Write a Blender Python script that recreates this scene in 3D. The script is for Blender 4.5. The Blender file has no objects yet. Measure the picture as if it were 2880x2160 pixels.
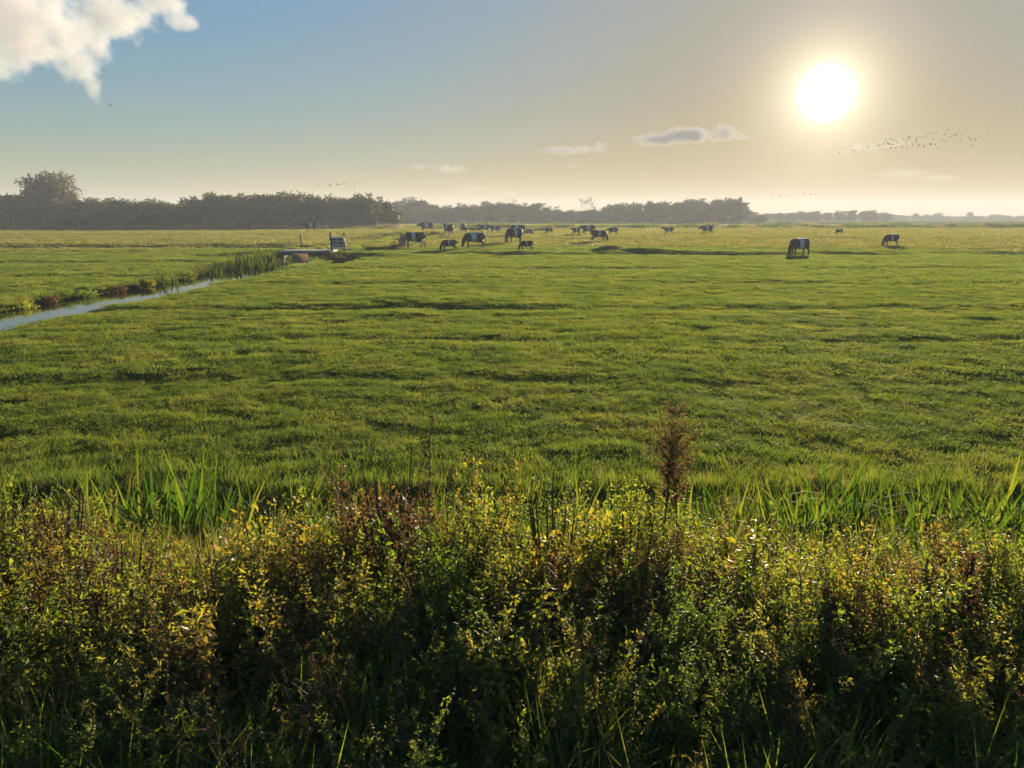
import bpy, bmesh, math, random
import numpy as np
from mathutils import Vector, Matrix, Quaternion

S = bpy.context.scene
COL = S.collection
rng = np.random.default_rng(7)
random.seed(7)

# ------------------------------------------------------------------ camera, sky, sun, exposure
W0, H0, F0 = 2880.0, 2160.0, 2160.0          # photograph size and focal length in its pixels
CAM_H = 2.8                                   # eye height above the pasture
HORIZON = 610.0
PITCH = math.atan((H0 / 2 - HORIZON) / F0)
cam_d = bpy.data.cameras.new('camera'); cam = bpy.data.objects.new('camera', cam_d); COL.objects.link(cam)
cam.location = (0, 0, CAM_H); cam.rotation_euler = (math.pi / 2 - PITCH, 0, 0)
cam_d.sensor_width = 36; cam_d.lens = 36 * F0 / W0; cam_d.clip_start = 0.05; cam_d.clip_end = 60000
S.camera = cam

def ray(u, v):
    """direction of a photograph pixel: x right, y forward, z up (forward component 1)"""
    a, b = (u - W0 / 2) / F0, (H0 / 2 - v) / F0
    c, s = math.cos(PITCH), math.sin(PITCH)
    f = c + b * s; up = b * c - s
    return np.array([a / f, 1.0, up / f])

sd = ray(2325, 262); sd = sd / np.linalg.norm(sd)
SUN = Vector(sd); SUN_EL = math.asin(sd[2]); SUN_AZ = math.atan2(sd[0], sd[1])
SKY_STRENGTH, SUN_STRENGTH, EXPOSURE = 0.058, 5.0, 2.0

world = bpy.data.worlds.new('World'); S.world = world; world.use_nodes = True
nt = world.node_tree; nt.nodes.clear()
sky = nt.nodes.new('ShaderNodeTexSky'); sky.sky_type = 'NISHITA'; sky.sun_disc = False
sky.sun_elevation = SUN_EL; sky.sun_rotation = SUN_AZ
sky.altitude = 0; sky.air_density = 1.1; sky.dust_density = 1.0; sky.ozone_density = 3.5
bg = nt.nodes.new('ShaderNodeBackground'); bg.inputs['Strength'].default_value = SKY_STRENGTH
wo = nt.nodes.new('ShaderNodeOutputWorld')
# the sun's own glare round its disc (the disc itself is left to the lamp)
geo = nt.nodes.new('ShaderNodeNewGeometry')
dot = nt.nodes.new('ShaderNodeVectorMath'); dot.operation = 'DOT_PRODUCT'
neg = nt.nodes.new('ShaderNodeVectorMath'); neg.operation = 'SCALE'; neg.inputs[3].default_value = -1
nt.links.new(geo.outputs['Incoming'], neg.inputs[0]); nt.links.new(neg.outputs[0], dot.inputs[0])
dot.inputs[1].default_value = sd
def wmath(op, a, b=None):
    n = nt.nodes.new('ShaderNodeMath'); n.operation = op
    for k, v in ((0, a), (1, b)):
        if v is None: continue
        if isinstance(v, (int, float)): n.inputs[k].default_value = v
        else: nt.links.new(v, n.inputs[k])
    return n.outputs[0]
# sky highlights compressed towards a limit, dimming the part near the sun, hue kept
SKY_LIMIT = 0.088
lum = nt.nodes.new('ShaderNodeVectorMath'); lum.operation = 'DOT_PRODUCT'
nt.links.new(sky.outputs[0], lum.inputs[0]); lum.inputs[1].default_value = [SKY_STRENGTH / SKY_LIMIT * k for k in (.2126, .7152, .0722)]
gain = wmath('POWER', wmath('ADD', wmath('POWER', lum.outputs['Value'], 3.0), 1.0), -0.3333)
veil = nt.nodes.new('ShaderNodeVectorMath'); veil.operation = 'SCALE'
hsv = nt.nodes.new('ShaderNodeHueSaturation'); hsv.inputs['Saturation'].default_value = 1.18; nt.links.new(sky.outputs[0], hsv.inputs['Color'])
nt.links.new(hsv.outputs[0], veil.inputs[0]); nt.links.new(gain, veil.inputs['Scale']); nt.links.new(veil.outputs[0], bg.inputs['Color'])
ang = wmath('ARCCOSINE', wmath('MINIMUM', dot.outputs['Value'], 1.0))
g1 = wmath('MULTIPLY', wmath('EXPONENT', wmath('MULTIPLY', wmath('POWER', wmath('DIVIDE', ang, math.radians(0.9)), 2.0), -1.0)), 4.0)
g2 = wmath('MULTIPLY', wmath('EXPONENT', wmath('DIVIDE', ang, -math.radians(2.0))), 0.52)
bg2 = nt.nodes.new('ShaderNodeBackground'); bg2.inputs['Color'].default_value = (1.0, 0.86, 0.60, 1)
nt.links.new(wmath('ADD', g1, g2), bg2.inputs['Strength'])
add = nt.nodes.new('ShaderNodeAddShader')
nt.links.new(bg.outputs[0], add.inputs[0]); nt.links.new(bg2.outputs[0], add.inputs[1])
nt.links.new(add.outputs[0], wo.inputs['Surface'])

sun_d = bpy.data.lights.new('sun', 'SUN'); sun_d.energy = SUN_STRENGTH; sun_d.angle = math.radians(0.5)
sun_d.color = (1.0, 0.81, 0.53)
sun_o = bpy.data.objects.new('sun', sun_d); COL.objects.link(sun_o)
sun_o.rotation_euler = (-SUN).to_track_quat('-Z', 'Y').to_euler(); sun_o.location = (0, 0, 50)

S.view_settings.view_transform = 'Standard'; S.view_settings.look = 'None'
S.view_settings.exposure = EXPOSURE; S.view_settings.gamma = 1.0; S.view_settings.use_curve_mapping = False
S.render.engine = 'CYCLES'
cy = S.cycles
cy.use_denoising = True; cy.max_bounces = 5; cy.diffuse_bounces = 2; cy.glossy_bounces = 2
cy.transmission_bounces = 3; cy.volume_bounces = 1; cy.transparent_max_bounces = 8
cy.caustics_reflective = False; cy.caustics_refractive = False; cy.sample_clamp_indirect = 4.0
cy.use_adaptive_sampling = True; cy.adaptive_threshold = 0.02

# ------------------------------------------------------------------ noise and the lie of the land
def _hash(ix, iy, seed):
    h = (ix.astype(np.int64) * 374761393 + iy.astype(np.int64) * 668265263 + seed * 1442695041) & 0xFFFFFFFF
    h = ((h ^ (h >> 13)) * 1274126177) & 0xFFFFFFFF
    return (h ^ (h >> 16)) & 0xFFFFFFFF
def perlin(x, y, seed=0):
    x = np.asarray(x, float); y = np.asarray(y, float)
    ix, iy = np.floor(x), np.floor(y); fx, fy = x - ix, y - iy
    u = fx * fx * fx * (fx * (fx * 6 - 15) + 10); v = fy * fy * fy * (fy * (fy * 6 - 15) + 10)
    def g(dx, dy):
        a = _hash(ix + dx, iy + dy, seed) / 4294967296.0 * 2 * math.pi
        return np.cos(a) * (fx - dx) + np.sin(a) * (fy - dy)
    n0 = g(0, 0) * (1 - u) + g(1, 0) * u; n1 = g(0, 1) * (1 - u) + g(1, 1) * u
    return (n0 * (1 - v) + n1 * v) * 1.5
def fbm(x, y, seed=0, octv=3):
    s = 0; a = 1.0
    for o in range(octv):
        s = s + a * perlin(x * 2 ** o, y * 2 ** o, seed + o * 17); a *= 0.5
    return s
def sstep(a, b, x):
    t = np.clip((x - a) / (b - a), 0, 1); return t * t * (3 - 2 * t)

DITCH_X = -14.7
def ditch_x(y):
    y = np.asarray(y, float)
    return DITCH_X + 0.25 * np.sin(y * 0.21) + 3.0 * sstep(60, 82, y)
def ditch_half(y):
    return 1.35 + 0.15 * np.sin(np.asarray(y, float) * 0.5)
WATER_Z = -0.20
def ground(x, y):
    x = np.asarray(x, float); y = np.asarray(y, float)
    z = 0.3 * sstep(58, 110, y)
    near = 1 - 0.4 * sstep(60, 140, y)
    wob = 0.5 * perlin(x / 7, y * 0 + 3.3, 5) + 0.15 * perlin(x / 1.3, y * 0, 6)
    right = sstep(-17, -13, x)
    for y0, dep, w in ((9.6, .03, .35), (13.1, .055, .38), (17.6, .04, .4), (23.9, .095, .6), (33.0, .05, .8), (43, .07, .9), (59.5, .26, 1.3), (66, .05, 1.5), (92, .12, 3), (118, .1, 3)):
        vis = 0.35 + 0.65 * sstep(-.25, .35, perlin(x / 9 + y0, y * 0 + y0, 11))
        t = (y - y0 - wob * min(2.2, 0.4 + y0 / 25)) / w
        z = z - right * dep * vis * (np.exp(-t * t) - 0.55 * np.exp(-((t - 1.9) / 1.1) ** 2))
    # shallow cross ditches in the field beyond the water
    for y0, dep, w in ((74, .3, 2.2), (50, .1, 1.0), (38, .07, .8), (110, .15, 4)):
        t = (y - y0 - 0.04 * x - wob) / w
        z = z - (1 - right) * dep * (np.exp(-t * t) - 0.5 * np.exp(-((t - 2) / 1.2) ** 2))
    # tussocks and hoof-trodden lumps
    wild = sstep(8, 9, y)
    t1 = fbm(x / 0.95, y / 0.8, 21, 2); t2 = fbm(x / 3.4, y / 2.6, 31, 2); t3 = perlin(x / 14, y / 9, 41)
    z = z + near * wild * (0.026 * t1 + 0.016 * t2 + 0.02 * t3) + 0.022 * fbm(x / 0.33, y / 0.3, 51, 2) * (1 - sstep(40, 80, y))
    rough = sstep(56, 60, y) * (1 - sstep(66, 74, y))
    z = z + rough * 0.10 * np.maximum(0, fbm(x / 2.4, y / 2.0, 61, 2))
    for mx, my, r, hh in ((-4.0, 26.6, 1.1, .13), (-1.6, 26.2, 1.7, .08), (-3.4, 22.4, .9, .10), (8.3, 64.5, 1.6, .5), (10.5, 62.5, 2.6, .3)):
        z = z + hh * np.exp(-(((x - mx) / r) ** 2 + ((y - my) / (r * .55)) ** 2))
    # the banked dam beside the upper ditch
    z = z + .62 * np.exp(-(((x + 13.6) / 5.0) ** 4 + ((y - 99) / 7.5) ** 2)) * (1 + .25 * perlin(x / 1.5, y / 1.5, 71))
    # ditch running straight away from the railway, broken by the culvert dam
    hw = ditch_half(y); d = np.abs(x - ditch_x(y))
    rightside = sstep(-.2, .2, x - ditch_x(y))
    z = z - .09 * rightside * (1 - sstep(hw + .2, hw + 1.7, d)) * (y < 48) * (y > 8)
    z = z + .32 * np.exp(-(((x + 15) / 7) ** 4 + ((y - 58.3) / 2.0) ** 4))                       # ramp up to the slab bridge
    z = z - .62 * np.exp(-(((x + 12.3) / 1.7) ** 4 + ((y - 51.5) / 3.4) ** 4))                  # trodden drinking place before it
    cut = (1 - sstep(hw, hw + 0.45, d)) * sstep(5.5, 6.5, y) * (1 - sstep(92, 100, y))
    z = z * (1 - cut) + cut * (-0.65)
    # trackside ditch and low railway bank
    c2 = (1 - sstep(0.55, 1.15, np.abs(y - 6.7 - 0.25 * perlin(x / 2.5, y * 0, 81)))); z = z * (1 - c2) + c2 * (-0.34)
    z = z + 0.35 * (1 - sstep(2.2, 5.6, y)) * 1.0
    z = z + 0.25 * (1 - sstep(0.2, 1.6, y))
    return z
def gz(x, y): return float(ground(np.array([x]), np.array([y]))[0])
def pix(u, v, zoff=0.0, smooth=True):
    """the point of the ground that a photograph pixel shows"""
    d = ray(u, v); y = np.geomspace(3, 900, 4000)
    zz = CAM_H + d[2] * y; g = (0.3 * sstep(58, 110, y) if smooth else ground(d[0] * y, y)) + zoff
    k = np.argmax(zz <= g); y = y[k] if zz[k] <= g[k] else 900.0
    return np.array([d[0] * y, y, gz(d[0] * y, y)])
def at(u, v, dist):
    d = ray(u, v); return np.array([0, 0, CAM_H]) + d * dist

# ------------------------------------------------------------------ materials
def newmat(name):
    m = bpy.data.materials.new(name); m.use_nodes = True
    t = m.node_tree; t.nodes.clear(); return m, t
class NT:
    def __init__(s, t): s.t = t
    def n(s, typ, **kw):
        o = s.t.nodes.new(typ)
        for k, v in kw.items(): setattr(o, k, v)
        return o
    def link(s, a, b): s.t.links.new(a, b)
    def math(s, op, a, b=None, clamp=False):
        o = s.n('ShaderNodeMath', operation=op, use_clamp=clamp)
        for k, v in ((0, a), (1, b)):
            if v is None: continue
            if isinstance(v, (int, float)): o.inputs[k].default_value = v
            else: s.link(v, o.inputs[k])
        return o.outputs[0]
    def noise(s, scale, detail=2, vec=None, rough=.5):
        o = s.n('ShaderNodeTexNoise'); o.inputs['Scale'].default_value = scale; o.inputs['Detail'].default_value = detail
        o.inputs['Roughness'].default_value = rough
        if vec is not None: s.link(vec, o.inputs['Vector'])
        return o.outputs[0]
    def ramp(s, fac, stops):
        o = s.n('ShaderNodeValToRGB'); e = o.color_ramp.elements
        while len(e) < len(stops): e.new(0.5)
        for k, (p, c) in enumerate(stops): e[k].position = p; e[k].color = (*c, 1)
        s.link(fac, o.inputs[0]); return o.outputs[0]
    def mix(s, fac, a, b, typ='MIX'):
        o = s.n('ShaderNodeMix', data_type='RGBA', blend_type=typ)
        for k, v in ((0, fac), (6, a), (7, b)):
            if isinstance(v, (int, float)): o.inputs[k].default_value = v
            elif isinstance(v, tuple): o.inputs[k].default_value = (*v, 1)
            else: s.link(v, o.inputs[k])
        return o.outputs[2]
    def out(s, sh): s.link(sh, s.n('ShaderNodeOutputMaterial').inputs[0])

def leaf_mat(name, stops, scale=0.7, transl=0.5, rough=0.45, spec=0.4, tint=(1.25, 1.15, 0.55), rand=0.35, fine=0.0):
    m, t = newmat(name); q = NT(t)
    pos = q.n('ShaderNodeNewGeometry').outputs['Position']
    nz = q.noise(scale, 2, pos)
    fac = q.math('ADD', q.math('MULTIPLY', q.math('SUBTRACT', nz, 0.5), 2.2 * (1 - rand)), 0.5)
    rn = q.n('ShaderNodeObjectInfo').outputs['Random']
    fac = q.math('ADD', fac, q.math('MULTIPLY', q.math('SUBTRACT', rn, 0.5), 1.6 * rand))
    if fine:
        fac = q.math('ADD', fac, q.math('MULTIPLY', q.math('SUBTRACT', q.noise(scale * 22, 1, pos), 0.5), fine))
    col = q.ramp(fac, stops)
    p = q.n('ShaderNodeBsdfPrincipled'); q.link(col, p.inputs['Base Color']); p.inputs['Roughness'].default_value = rough
    p.inputs['Specular IOR Level'].default_value = spec
    tr = q.n('ShaderNodeBsdfTranslucent'); q.link(q.mix(1.0, col, tint, 'MULTIPLY'), tr.inputs[0])
    mx = q.n('ShaderNodeMixShader'); mx.inputs[0].default_value = transl
    q.link(p.outputs[0], mx.inputs[1]); q.link(tr.outputs[0], mx.inputs[2]); q.out(mx.outputs[0]); return m
def solid_mat(name, c1, c2, scale=6.0, rough=0.8, bump=0.0, spec=0.3, coord='Object', detail=4, metal=0.0):
    m, t = newmat(name); q = NT(t)
    tc = q.n('ShaderNodeTexCoord').outputs[coord]
    nz = q.noise(scale, detail, tc)
    p = q.n('ShaderNodeBsdfPrincipled'); q.link(q.ramp(nz, [(.3, c1), (.7, c2)]), p.inputs['Base Color'])
    p.inputs['Roughness'].default_value = rough; p.inputs['Specular IOR Level'].default_value = spec; p.inputs['Metallic'].default_value = metal
    if bump:
        b = q.n('ShaderNodeBump'); b.inputs['Strength'].default_value = bump; b.inputs['Distance'].default_value = 0.02
        q.link(nz, b.inputs['Height']); q.link(b.outputs[0], p.inputs['Normal'])
    q.out(p.outputs[0]); return m

M = {}
GR = [(.1, (.076, .128, .024)), (.45, (.112, .165, .031)), (.7, (.150, .186, .040)), (.95, (.195, .198, .060))]
M['grass'] = leaf_mat('pasture_grass', GR, .55, .6, .6, .2, (1.2, 1.15, .5), .4)
GF = [(.1, (.11, .14, .026)), (.5, (.16, .175, .04)), (.9, (.22, .20, .065))]
M['grass_far'] = leaf_mat('dry_pasture_grass', GF, .12, .55, .5, .3, (1.2, 1.1, .5), .4)
WD = [(.0, (.060, .110, .022)), (.28, (.105, .165, .028)), (.54, (.165, .200, .036)), (.76, (.205, .185, .042)), (.90, (.155, .105, .042)), (1.0, (.105, .064, .038))]
M['weed'] = leaf_mat('weed_leaf', WD, .75, .6, .48, .28, (1.4, 1.3, .5), .5, .6)
M['dry'] = leaf_mat('withered_leaf', [(.1, (.060, .036, .022)), (.5, (.105, .066, .032)), (.9, (.17, .125, .055))], 3, .4, .6, .3, (1.2, 1.0, .65), .5, .4)
M['mugwort'] = leaf_mat('mugwort_leaf', [(.1, (.09, .065, .035)), (.5, (.15, .105, .06)), (.9, (.2, .16, .09))], 3, .5, .7, .15, (1.2, 1.05, .7), .5, .4)
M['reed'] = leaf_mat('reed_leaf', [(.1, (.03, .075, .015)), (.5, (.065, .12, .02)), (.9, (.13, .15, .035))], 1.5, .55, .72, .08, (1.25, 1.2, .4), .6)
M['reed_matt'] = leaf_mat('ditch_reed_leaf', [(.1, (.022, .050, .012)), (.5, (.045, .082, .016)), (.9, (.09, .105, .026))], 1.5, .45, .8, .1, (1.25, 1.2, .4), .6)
M['straw'] = leaf_mat('pale_reed', [(.1, (.15, .12, .06)), (.5, (.24, .19, .11)), (.9, (.34, .28, .17))], .3, .45, .7, .12, (1.1, 1.0, .7), .5)
M['yellow'] = leaf_mat('yellow_leaf', [(.1, (.12, .17, .02)), (.5, (.19, .21, .02)), (.9, (.28, .25, .03))], 3, .55, .4, .4, (1.2, 1.1, .4), .6)
M['tussock'] = leaf_mat('tussock_leaf', [(.1, (.07, .11, .018)), (.5, (.11, .14, .022)), (.9, (.15, .15, .03))], 2, .5, .6, .2, (1.2, 1.1, .4), .4)
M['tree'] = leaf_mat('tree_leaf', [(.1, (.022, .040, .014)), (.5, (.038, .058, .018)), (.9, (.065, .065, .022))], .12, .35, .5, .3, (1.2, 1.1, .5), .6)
M['stem'] = solid_mat('plant_stem', (.06, .045, .02), (.10, .075, .03), 9)
M['bark'] = solid_mat('bark', (.035, .028, .022), (.07, .058, .045), 5, .9, .4)
M['cow_horn'] = solid_mat('cow_ear', (.02, .016, .014), (.035, .028, .024), 8)

# ------------------------------------------------------------------ small helpers
def put(o, label=None, cat=None, group=None, kind=None):
    if label: o['label'] = label
    if cat: o['category'] = cat
    if group: o['group'] = group
    if kind: o['kind'] = kind
    return o
def mesh_obj(name, me, parent=None, mat=None, link=True):
    o = bpy.data.objects.new(name, me)
    if link: COL.objects.link(o)
    if mat is not None and len(me.materials) == 0: me.materials.append(mat)
    if parent is not None: o.parent = parent
    return o
def empty(name, loc=(0, 0, 0), rz=0.0, sc=1.0):
    o = bpy.data.objects.new(name, None); COL.objects.link(o); o.empty_display_size = .2
    o.location = loc; o.rotation_euler = (0, 0, rz); o.scale = (sc, sc, sc); return o
class MB:
    """collects vertices and faces"""
    def __init__(s): s.v = []; s.f = []; s.m = []
    def add(s, vs, fs, mi=0):
        b = len(s.v); s.v.extend([tuple(map(float, p)) for p in vs]); s.f.extend([tuple(b + i for i in f) for f in fs]); s.m.extend([mi] * len(fs))
    def tube(s, pts, rad, n=5, mi=0, cap=True):
        pts = [np.array(p, float) for p in pts]
        if not hasattr(rad, '__len__'): rad = [rad] * len(pts)
        b = len(s.v)
        for k, p in enumerate(pts):
            d = pts[min(k + 1, len(pts) - 1)] - pts[max(k - 1, 0)]; d = d / (np.linalg.norm(d) + 1e-9)
            a = np.cross(d, [0, 0, 1.0] if abs(d[2]) < .9 else [1.0, 0, 0]); a /= np.linalg.norm(a); c = np.cross(d, a)
            for j in range(n):
                t = 2 * math.pi * j / n; s.v.append(tuple(p + rad[k] * (math.cos(t) * a + math.sin(t) * c)))
        for k in range(len(pts) - 1):
            for j in range(n):
                q = b + k * n; s.f.append((q + j, q + (j + 1) % n, q + n + (j + 1) % n, q + n + j)); s.m.append(mi)
        if cap:
            s.f.append(tuple(b + j for j in range(n))[::-1]); s.m.append(mi)
            q = b + (len(pts) - 1) * n; s.f.append(tuple(q + j for j in range(n))); s.m.append(mi)
    def box(s, c, size, rot=None, mi=0):
        c = np.array(c, float); h = np.array(size, float) / 2
        vs = [np.array([x, y, z]) * h for x in (-1, 1) for y in (-1, 1) for z in (-1, 1)]
        if rot is not None: vs = [np.array(rot @ Vector(v)) for v in vs]
        s.add([c + v for v in vs], [(0, 1, 3, 2), (4, 6, 7, 5), (0, 4, 5, 1), (2, 3, 7, 6), (0, 2, 6, 4), (1, 5, 7, 3)], mi)
    def leaf(s, p, d, w, up=None, mi=0, bend=0.25):
        """a folded pointed leaf from p along d"""
        p = np.array(p, float); d = np.array(d, float); L = np.linalg.norm(d)
        u = np.array(up if up is not None else rng.normal(size=3), float)
        a = np.cross(d, u); na = np.linalg.norm(a)
        if na < 1e-6: a = np.cross(d, [1, .3, .2]); na = np.linalg.norm(a)
        a = a / na; nrm = np.cross(a, d / L)
        m = p + d * 0.45
        tip = p + d - nrm * L * bend
        s.add([p, m + a * w / 2 + nrm * w * .15, tip, m - a * w / 2 + nrm * w * .15, m], [(0, 4, 1), (1, 4, 2), (0, 3, 4), (3, 2, 4)], mi)
    def blade(s, p, d, w, bend=0.3, seg=3, mi=0, side=None):
        """a long grass blade: a tapering strip that bends over"""
        p = np.array(p, float); d = np.array(d, float); L = np.linalg.norm(d)
        h = np.array([d[0], d[1], 0.0]); nh = np.linalg.norm(h)
        h = h / nh if nh > 1e-6 else np.array([1.0, 0, 0])
        if side is None:
            t = rng.uniform(0, 2 * math.pi); side = np.array([math.cos(t), math.sin(t), 0])
        vs = []; fs = []
        for k in range(seg + 1):
            t = k / seg; c = p + d * t + (h * t * t * bend - np.array([0, 0, 1.0]) * t ** 3 * bend * .6) * L
            ww = w * (1 - t ** 1.6) * .5 + (0.0 if k == seg else w * .06)
            if k == seg: vs.append(c)
            else: vs += [c - side * ww, c + side * ww]
        for k in range(seg - 1): fs.append((2 * k, 2 * k + 1, 2 * k + 3, 2 * k + 2))
        fs.append((2 * seg - 2, 2 * seg - 1, 2 * seg)); s.add(vs, fs, mi)
    def mesh(s, name, mats, smooth=False):
        me = bpy.data.meshes.new(name); me.from_pydata(s.v, [], s.f)
        for m in (mats if isinstance(mats, (list, tuple)) else [mats]): me.materials.append(m)
        if any(s.m): me.polygons.foreach_set('material_index', s.m)
        if smooth: me.polygons.foreach_set('use_smooth', [True] * len(s.f))
        me.update(); return me
    def build(s, name, mats, parent=None, smooth=False): return mesh_obj(name, s.mesh(name, mats, smooth), parent)

_src = 0
def scatter(name, pts, rot, sc, idx, meshes, label, cat):
    """one countless growth: source plants set on the given points"""
    global _src
    c = bpy.data.collections.new('growth_source_%02d' % _src); _src += 1
    for k, me in enumerate(meshes):
        c.objects.link(bpy.data.objects.new('growth_%02d_%02d' % (_src, k), me))
    me = bpy.data.meshes.new(name); me.from_pydata([tuple(p) for p in np.asarray(pts, float)], [], [])
    for nm, typ, dat, key in (('rot', 'FLOAT_VECTOR', rot, 'vector'), ('siz', 'FLOAT_VECTOR', sc, 'vector'), ('pick', 'INT', idx, 'value')):
        a = me.attributes.new(nm, typ, 'POINT'); a.data.foreach_set(key, np.ascontiguousarray(dat).ravel())
    o = mesh_obj(name, me)
    ng = bpy.data.node_groups.new(name + '_growth', 'GeometryNodeTree')
    ng.interface.new_socket('Geometry', in_out='INPUT', socket_type='NodeSocketGeometry')
    ng.interface.new_socket('Geometry', in_out='OUTPUT', socket_type='NodeSocketGeometry')
    N = ng.nodes; L = ng.links
    gi = N.new('NodeGroupInput'); go = N.new('NodeGroupOutput')
    iop = N.new('GeometryNodeInstanceOnPoints'); ci = N.new('GeometryNodeCollectionInfo')
    ci.inputs['Collection'].default_value = c; ci.inputs['Separate Children'].default_value = True; ci.inputs['Reset Children'].default_value = True
    def attr(nm, typ):
        n = N.new('GeometryNodeInputNamedAttribute'); n.data_type = typ; n.inputs['Name'].default_value = nm
        return [x for x in n.outputs if x.enabled and x.name == 'Attribute'][0]
    L.new(gi.outputs[0], iop.inputs['Points']); L.new(ci.outputs[0], iop.inputs['Instance'])
    iop.inputs['Pick Instance'].default_value = True
    L.new(attr('pick', 'INT'), iop.inputs['Instance Index'])
    L.new(attr('rot', 'FLOAT_VECTOR'), iop.inputs['Rotation']); L.new(attr('siz', 'FLOAT_VECTOR'), iop.inputs['Scale'])
    L.new(iop.outputs[0], go.inputs[0])
    md = o.modifiers.new('growth', 'NODES'); md.node_group = ng
    return put(o, label, cat, None, 'stuff')

# ------------------------------------------------------------------ ground
def build_ground():
    fine = np.radians(np.arange(-46, 46.01, 0.17)); left = np.radians(np.arange(-180, -46, 4.0)); right = np.radians(np.arange(49, 180, 4.0))
    az = np.concatenate([left, fine, right])
    r = [0.6]
    while r[-1] < 4: r.append(r[-1] * 1.04)
    while r[-1] < 140: r.append(r[-1] * 1.0085)
    while r[-1] < 1500: r.append(r[-1] * 1.035)
    r = np.array(r); A, R = np.meshgrid(az, r)
    X, Y = np.sin(A) * R, np.cos(A) * R; Z = ground(X, Y)
    na, nr = len(az), len(r)
    v = np.stack([X, Y, Z], -1).reshape(-1, 3)
    v = np.vstack([v, [[0, 0, gz(0, 0)]]])
    i, j = np.meshgrid(np.arange(nr - 1), np.arange(na), indexing='ij'); j2 = (j + 1) % na
    q = np.stack([i * na + j, i * na + j2, (i + 1) * na + j2, (i + 1) * na + j], -1).reshape(-1, 4)[:, ::-1]
    me = bpy.data.meshes.new('ground'); c = len(v) - 1
    tri = [(c, (k + 1) % na, k) for k in range(na)]
    me.from_pydata(v.tolist(), [], q.tolist() + tri)
    me.polygons.foreach_set('use_smooth', [True] * len(me.polygons)); me.update()
    m, t = newmat('pasture_soil'); w = NT(t)
    pos = w.n('ShaderNodeNewGeometry').outputs['Position']
    sep = w.n('ShaderNodeSeparateXYZ'); w.link(pos, sep.inputs[0])
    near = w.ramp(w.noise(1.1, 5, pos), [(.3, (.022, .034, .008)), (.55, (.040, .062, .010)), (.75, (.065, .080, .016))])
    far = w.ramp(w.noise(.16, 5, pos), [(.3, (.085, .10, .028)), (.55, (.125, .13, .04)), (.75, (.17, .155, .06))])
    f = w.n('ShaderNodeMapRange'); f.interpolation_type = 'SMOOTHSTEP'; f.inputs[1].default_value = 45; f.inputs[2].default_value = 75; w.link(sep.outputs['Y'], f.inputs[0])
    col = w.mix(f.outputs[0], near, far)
    mud = w.n('ShaderNodeMapRange'); mud.inputs[1].default_value = -.22; mud.inputs[2].default_value = -.40; w.link(sep.outputs['Z'], mud.inputs[0])
    col = w.mix(mud.outputs[0], col, (.028, .022, .014))
    p = w.n('ShaderNodeBsdfPrincipled'); w.link(col, p.inputs['Base Color']); p.inputs['Roughness'].default_value = 1.0; p.inputs['Specular IOR Level'].default_value = .0
    b = w.n('ShaderNodeBump'); b.inputs['Strength'].default_value = .6; b.inputs['Distance'].default_value = .08; w.link(w.noise(5, 5, pos), b.inputs['Height']); w.link(b.outputs[0], p.inputs['Normal'])
    w.out(p.outputs[0])
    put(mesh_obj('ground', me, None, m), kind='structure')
build_ground()

# water of the ditches
def build_water():
    m, t = newmat('ditch_water'); w = NT(t)
    p = w.n('ShaderNodeBsdfPrincipled'); p.inputs['Base Color'].default_value = (.012, .016, .014, 1); p.inputs['Roughness'].default_value = .03; p.inputs['IOR'].default_value = 1.33
    p.inputs['Specular IOR Level'].default_value = .8
    pos = w.n('ShaderNodeNewGeometry').outputs['Position']
    b = w.n('ShaderNodeBump'); b.inputs['Strength'].default_value = .05; b.inputs['Distance'].default_value = .02; w.link(w.noise(4, 3, pos), b.inputs['Height']); w.link(b.outputs[0], p.inputs['Normal'])
    w.out(p.outputs[0])
    ys = np.linspace(7.6, 98, 110); mb = MB(); vs = []; fs = []
    for y in ys: vs += [(float(ditch_x(y)) - 2.0, y, WATER_Z), (float(ditch_x(y)) + 2.0, y, WATER_Z)]
    for k in range(len(ys) - 1): fs.append((2 * k, 2 * k + 1, 2 * k + 3, 2 * k + 2))
    mb.add(vs, fs); put(mb.build('ditch_water', m), kind='structure')
build_water()

# ------------------------------------------------------------------ pasture grass
def grass_patch(seed, rad, n, h, w, mat, lean=.35):
    global rng
    keep = rng; rng = np.random.default_rng(seed); mb = MB()
    for _ in range(n):
        r = rad * math.sqrt(rng.uniform()); t = rng.uniform(0, 2 * math.pi); hh = h * rng.uniform(.5, 1.25)
        d = np.array([rng.normal(0, lean), rng.normal(0, lean), 1.0]); d = d / np.linalg.norm(d) * hh
        mb.blade((r * math.cos(t), r * math.sin(t), -.015), d, w * rng.uniform(.7, 1.3), rng.uniform(.1, .7), 2)
    rng = keep
    return mb.mesh('grass_tuft', mat)
def grass_points(r0, r1, dens, az=.82):
    n = int(dens * az * (r1 * r1 - r0 * r0)); r = np.sqrt(rng.uniform(r0 * r0, r1 * r1, n)); a = rng.uniform(-az, az, n)
    x, y = r * np.sin(a), r * np.cos(a); z = ground(x, y)
    ok = (z > -.15) & (y > 7.2)
    ok &= ~((np.abs(x + 14.9) < 2.0) & (np.abs(y - 57.1) < 1.5))
    return x[ok], y[ok], z[ok]
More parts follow.
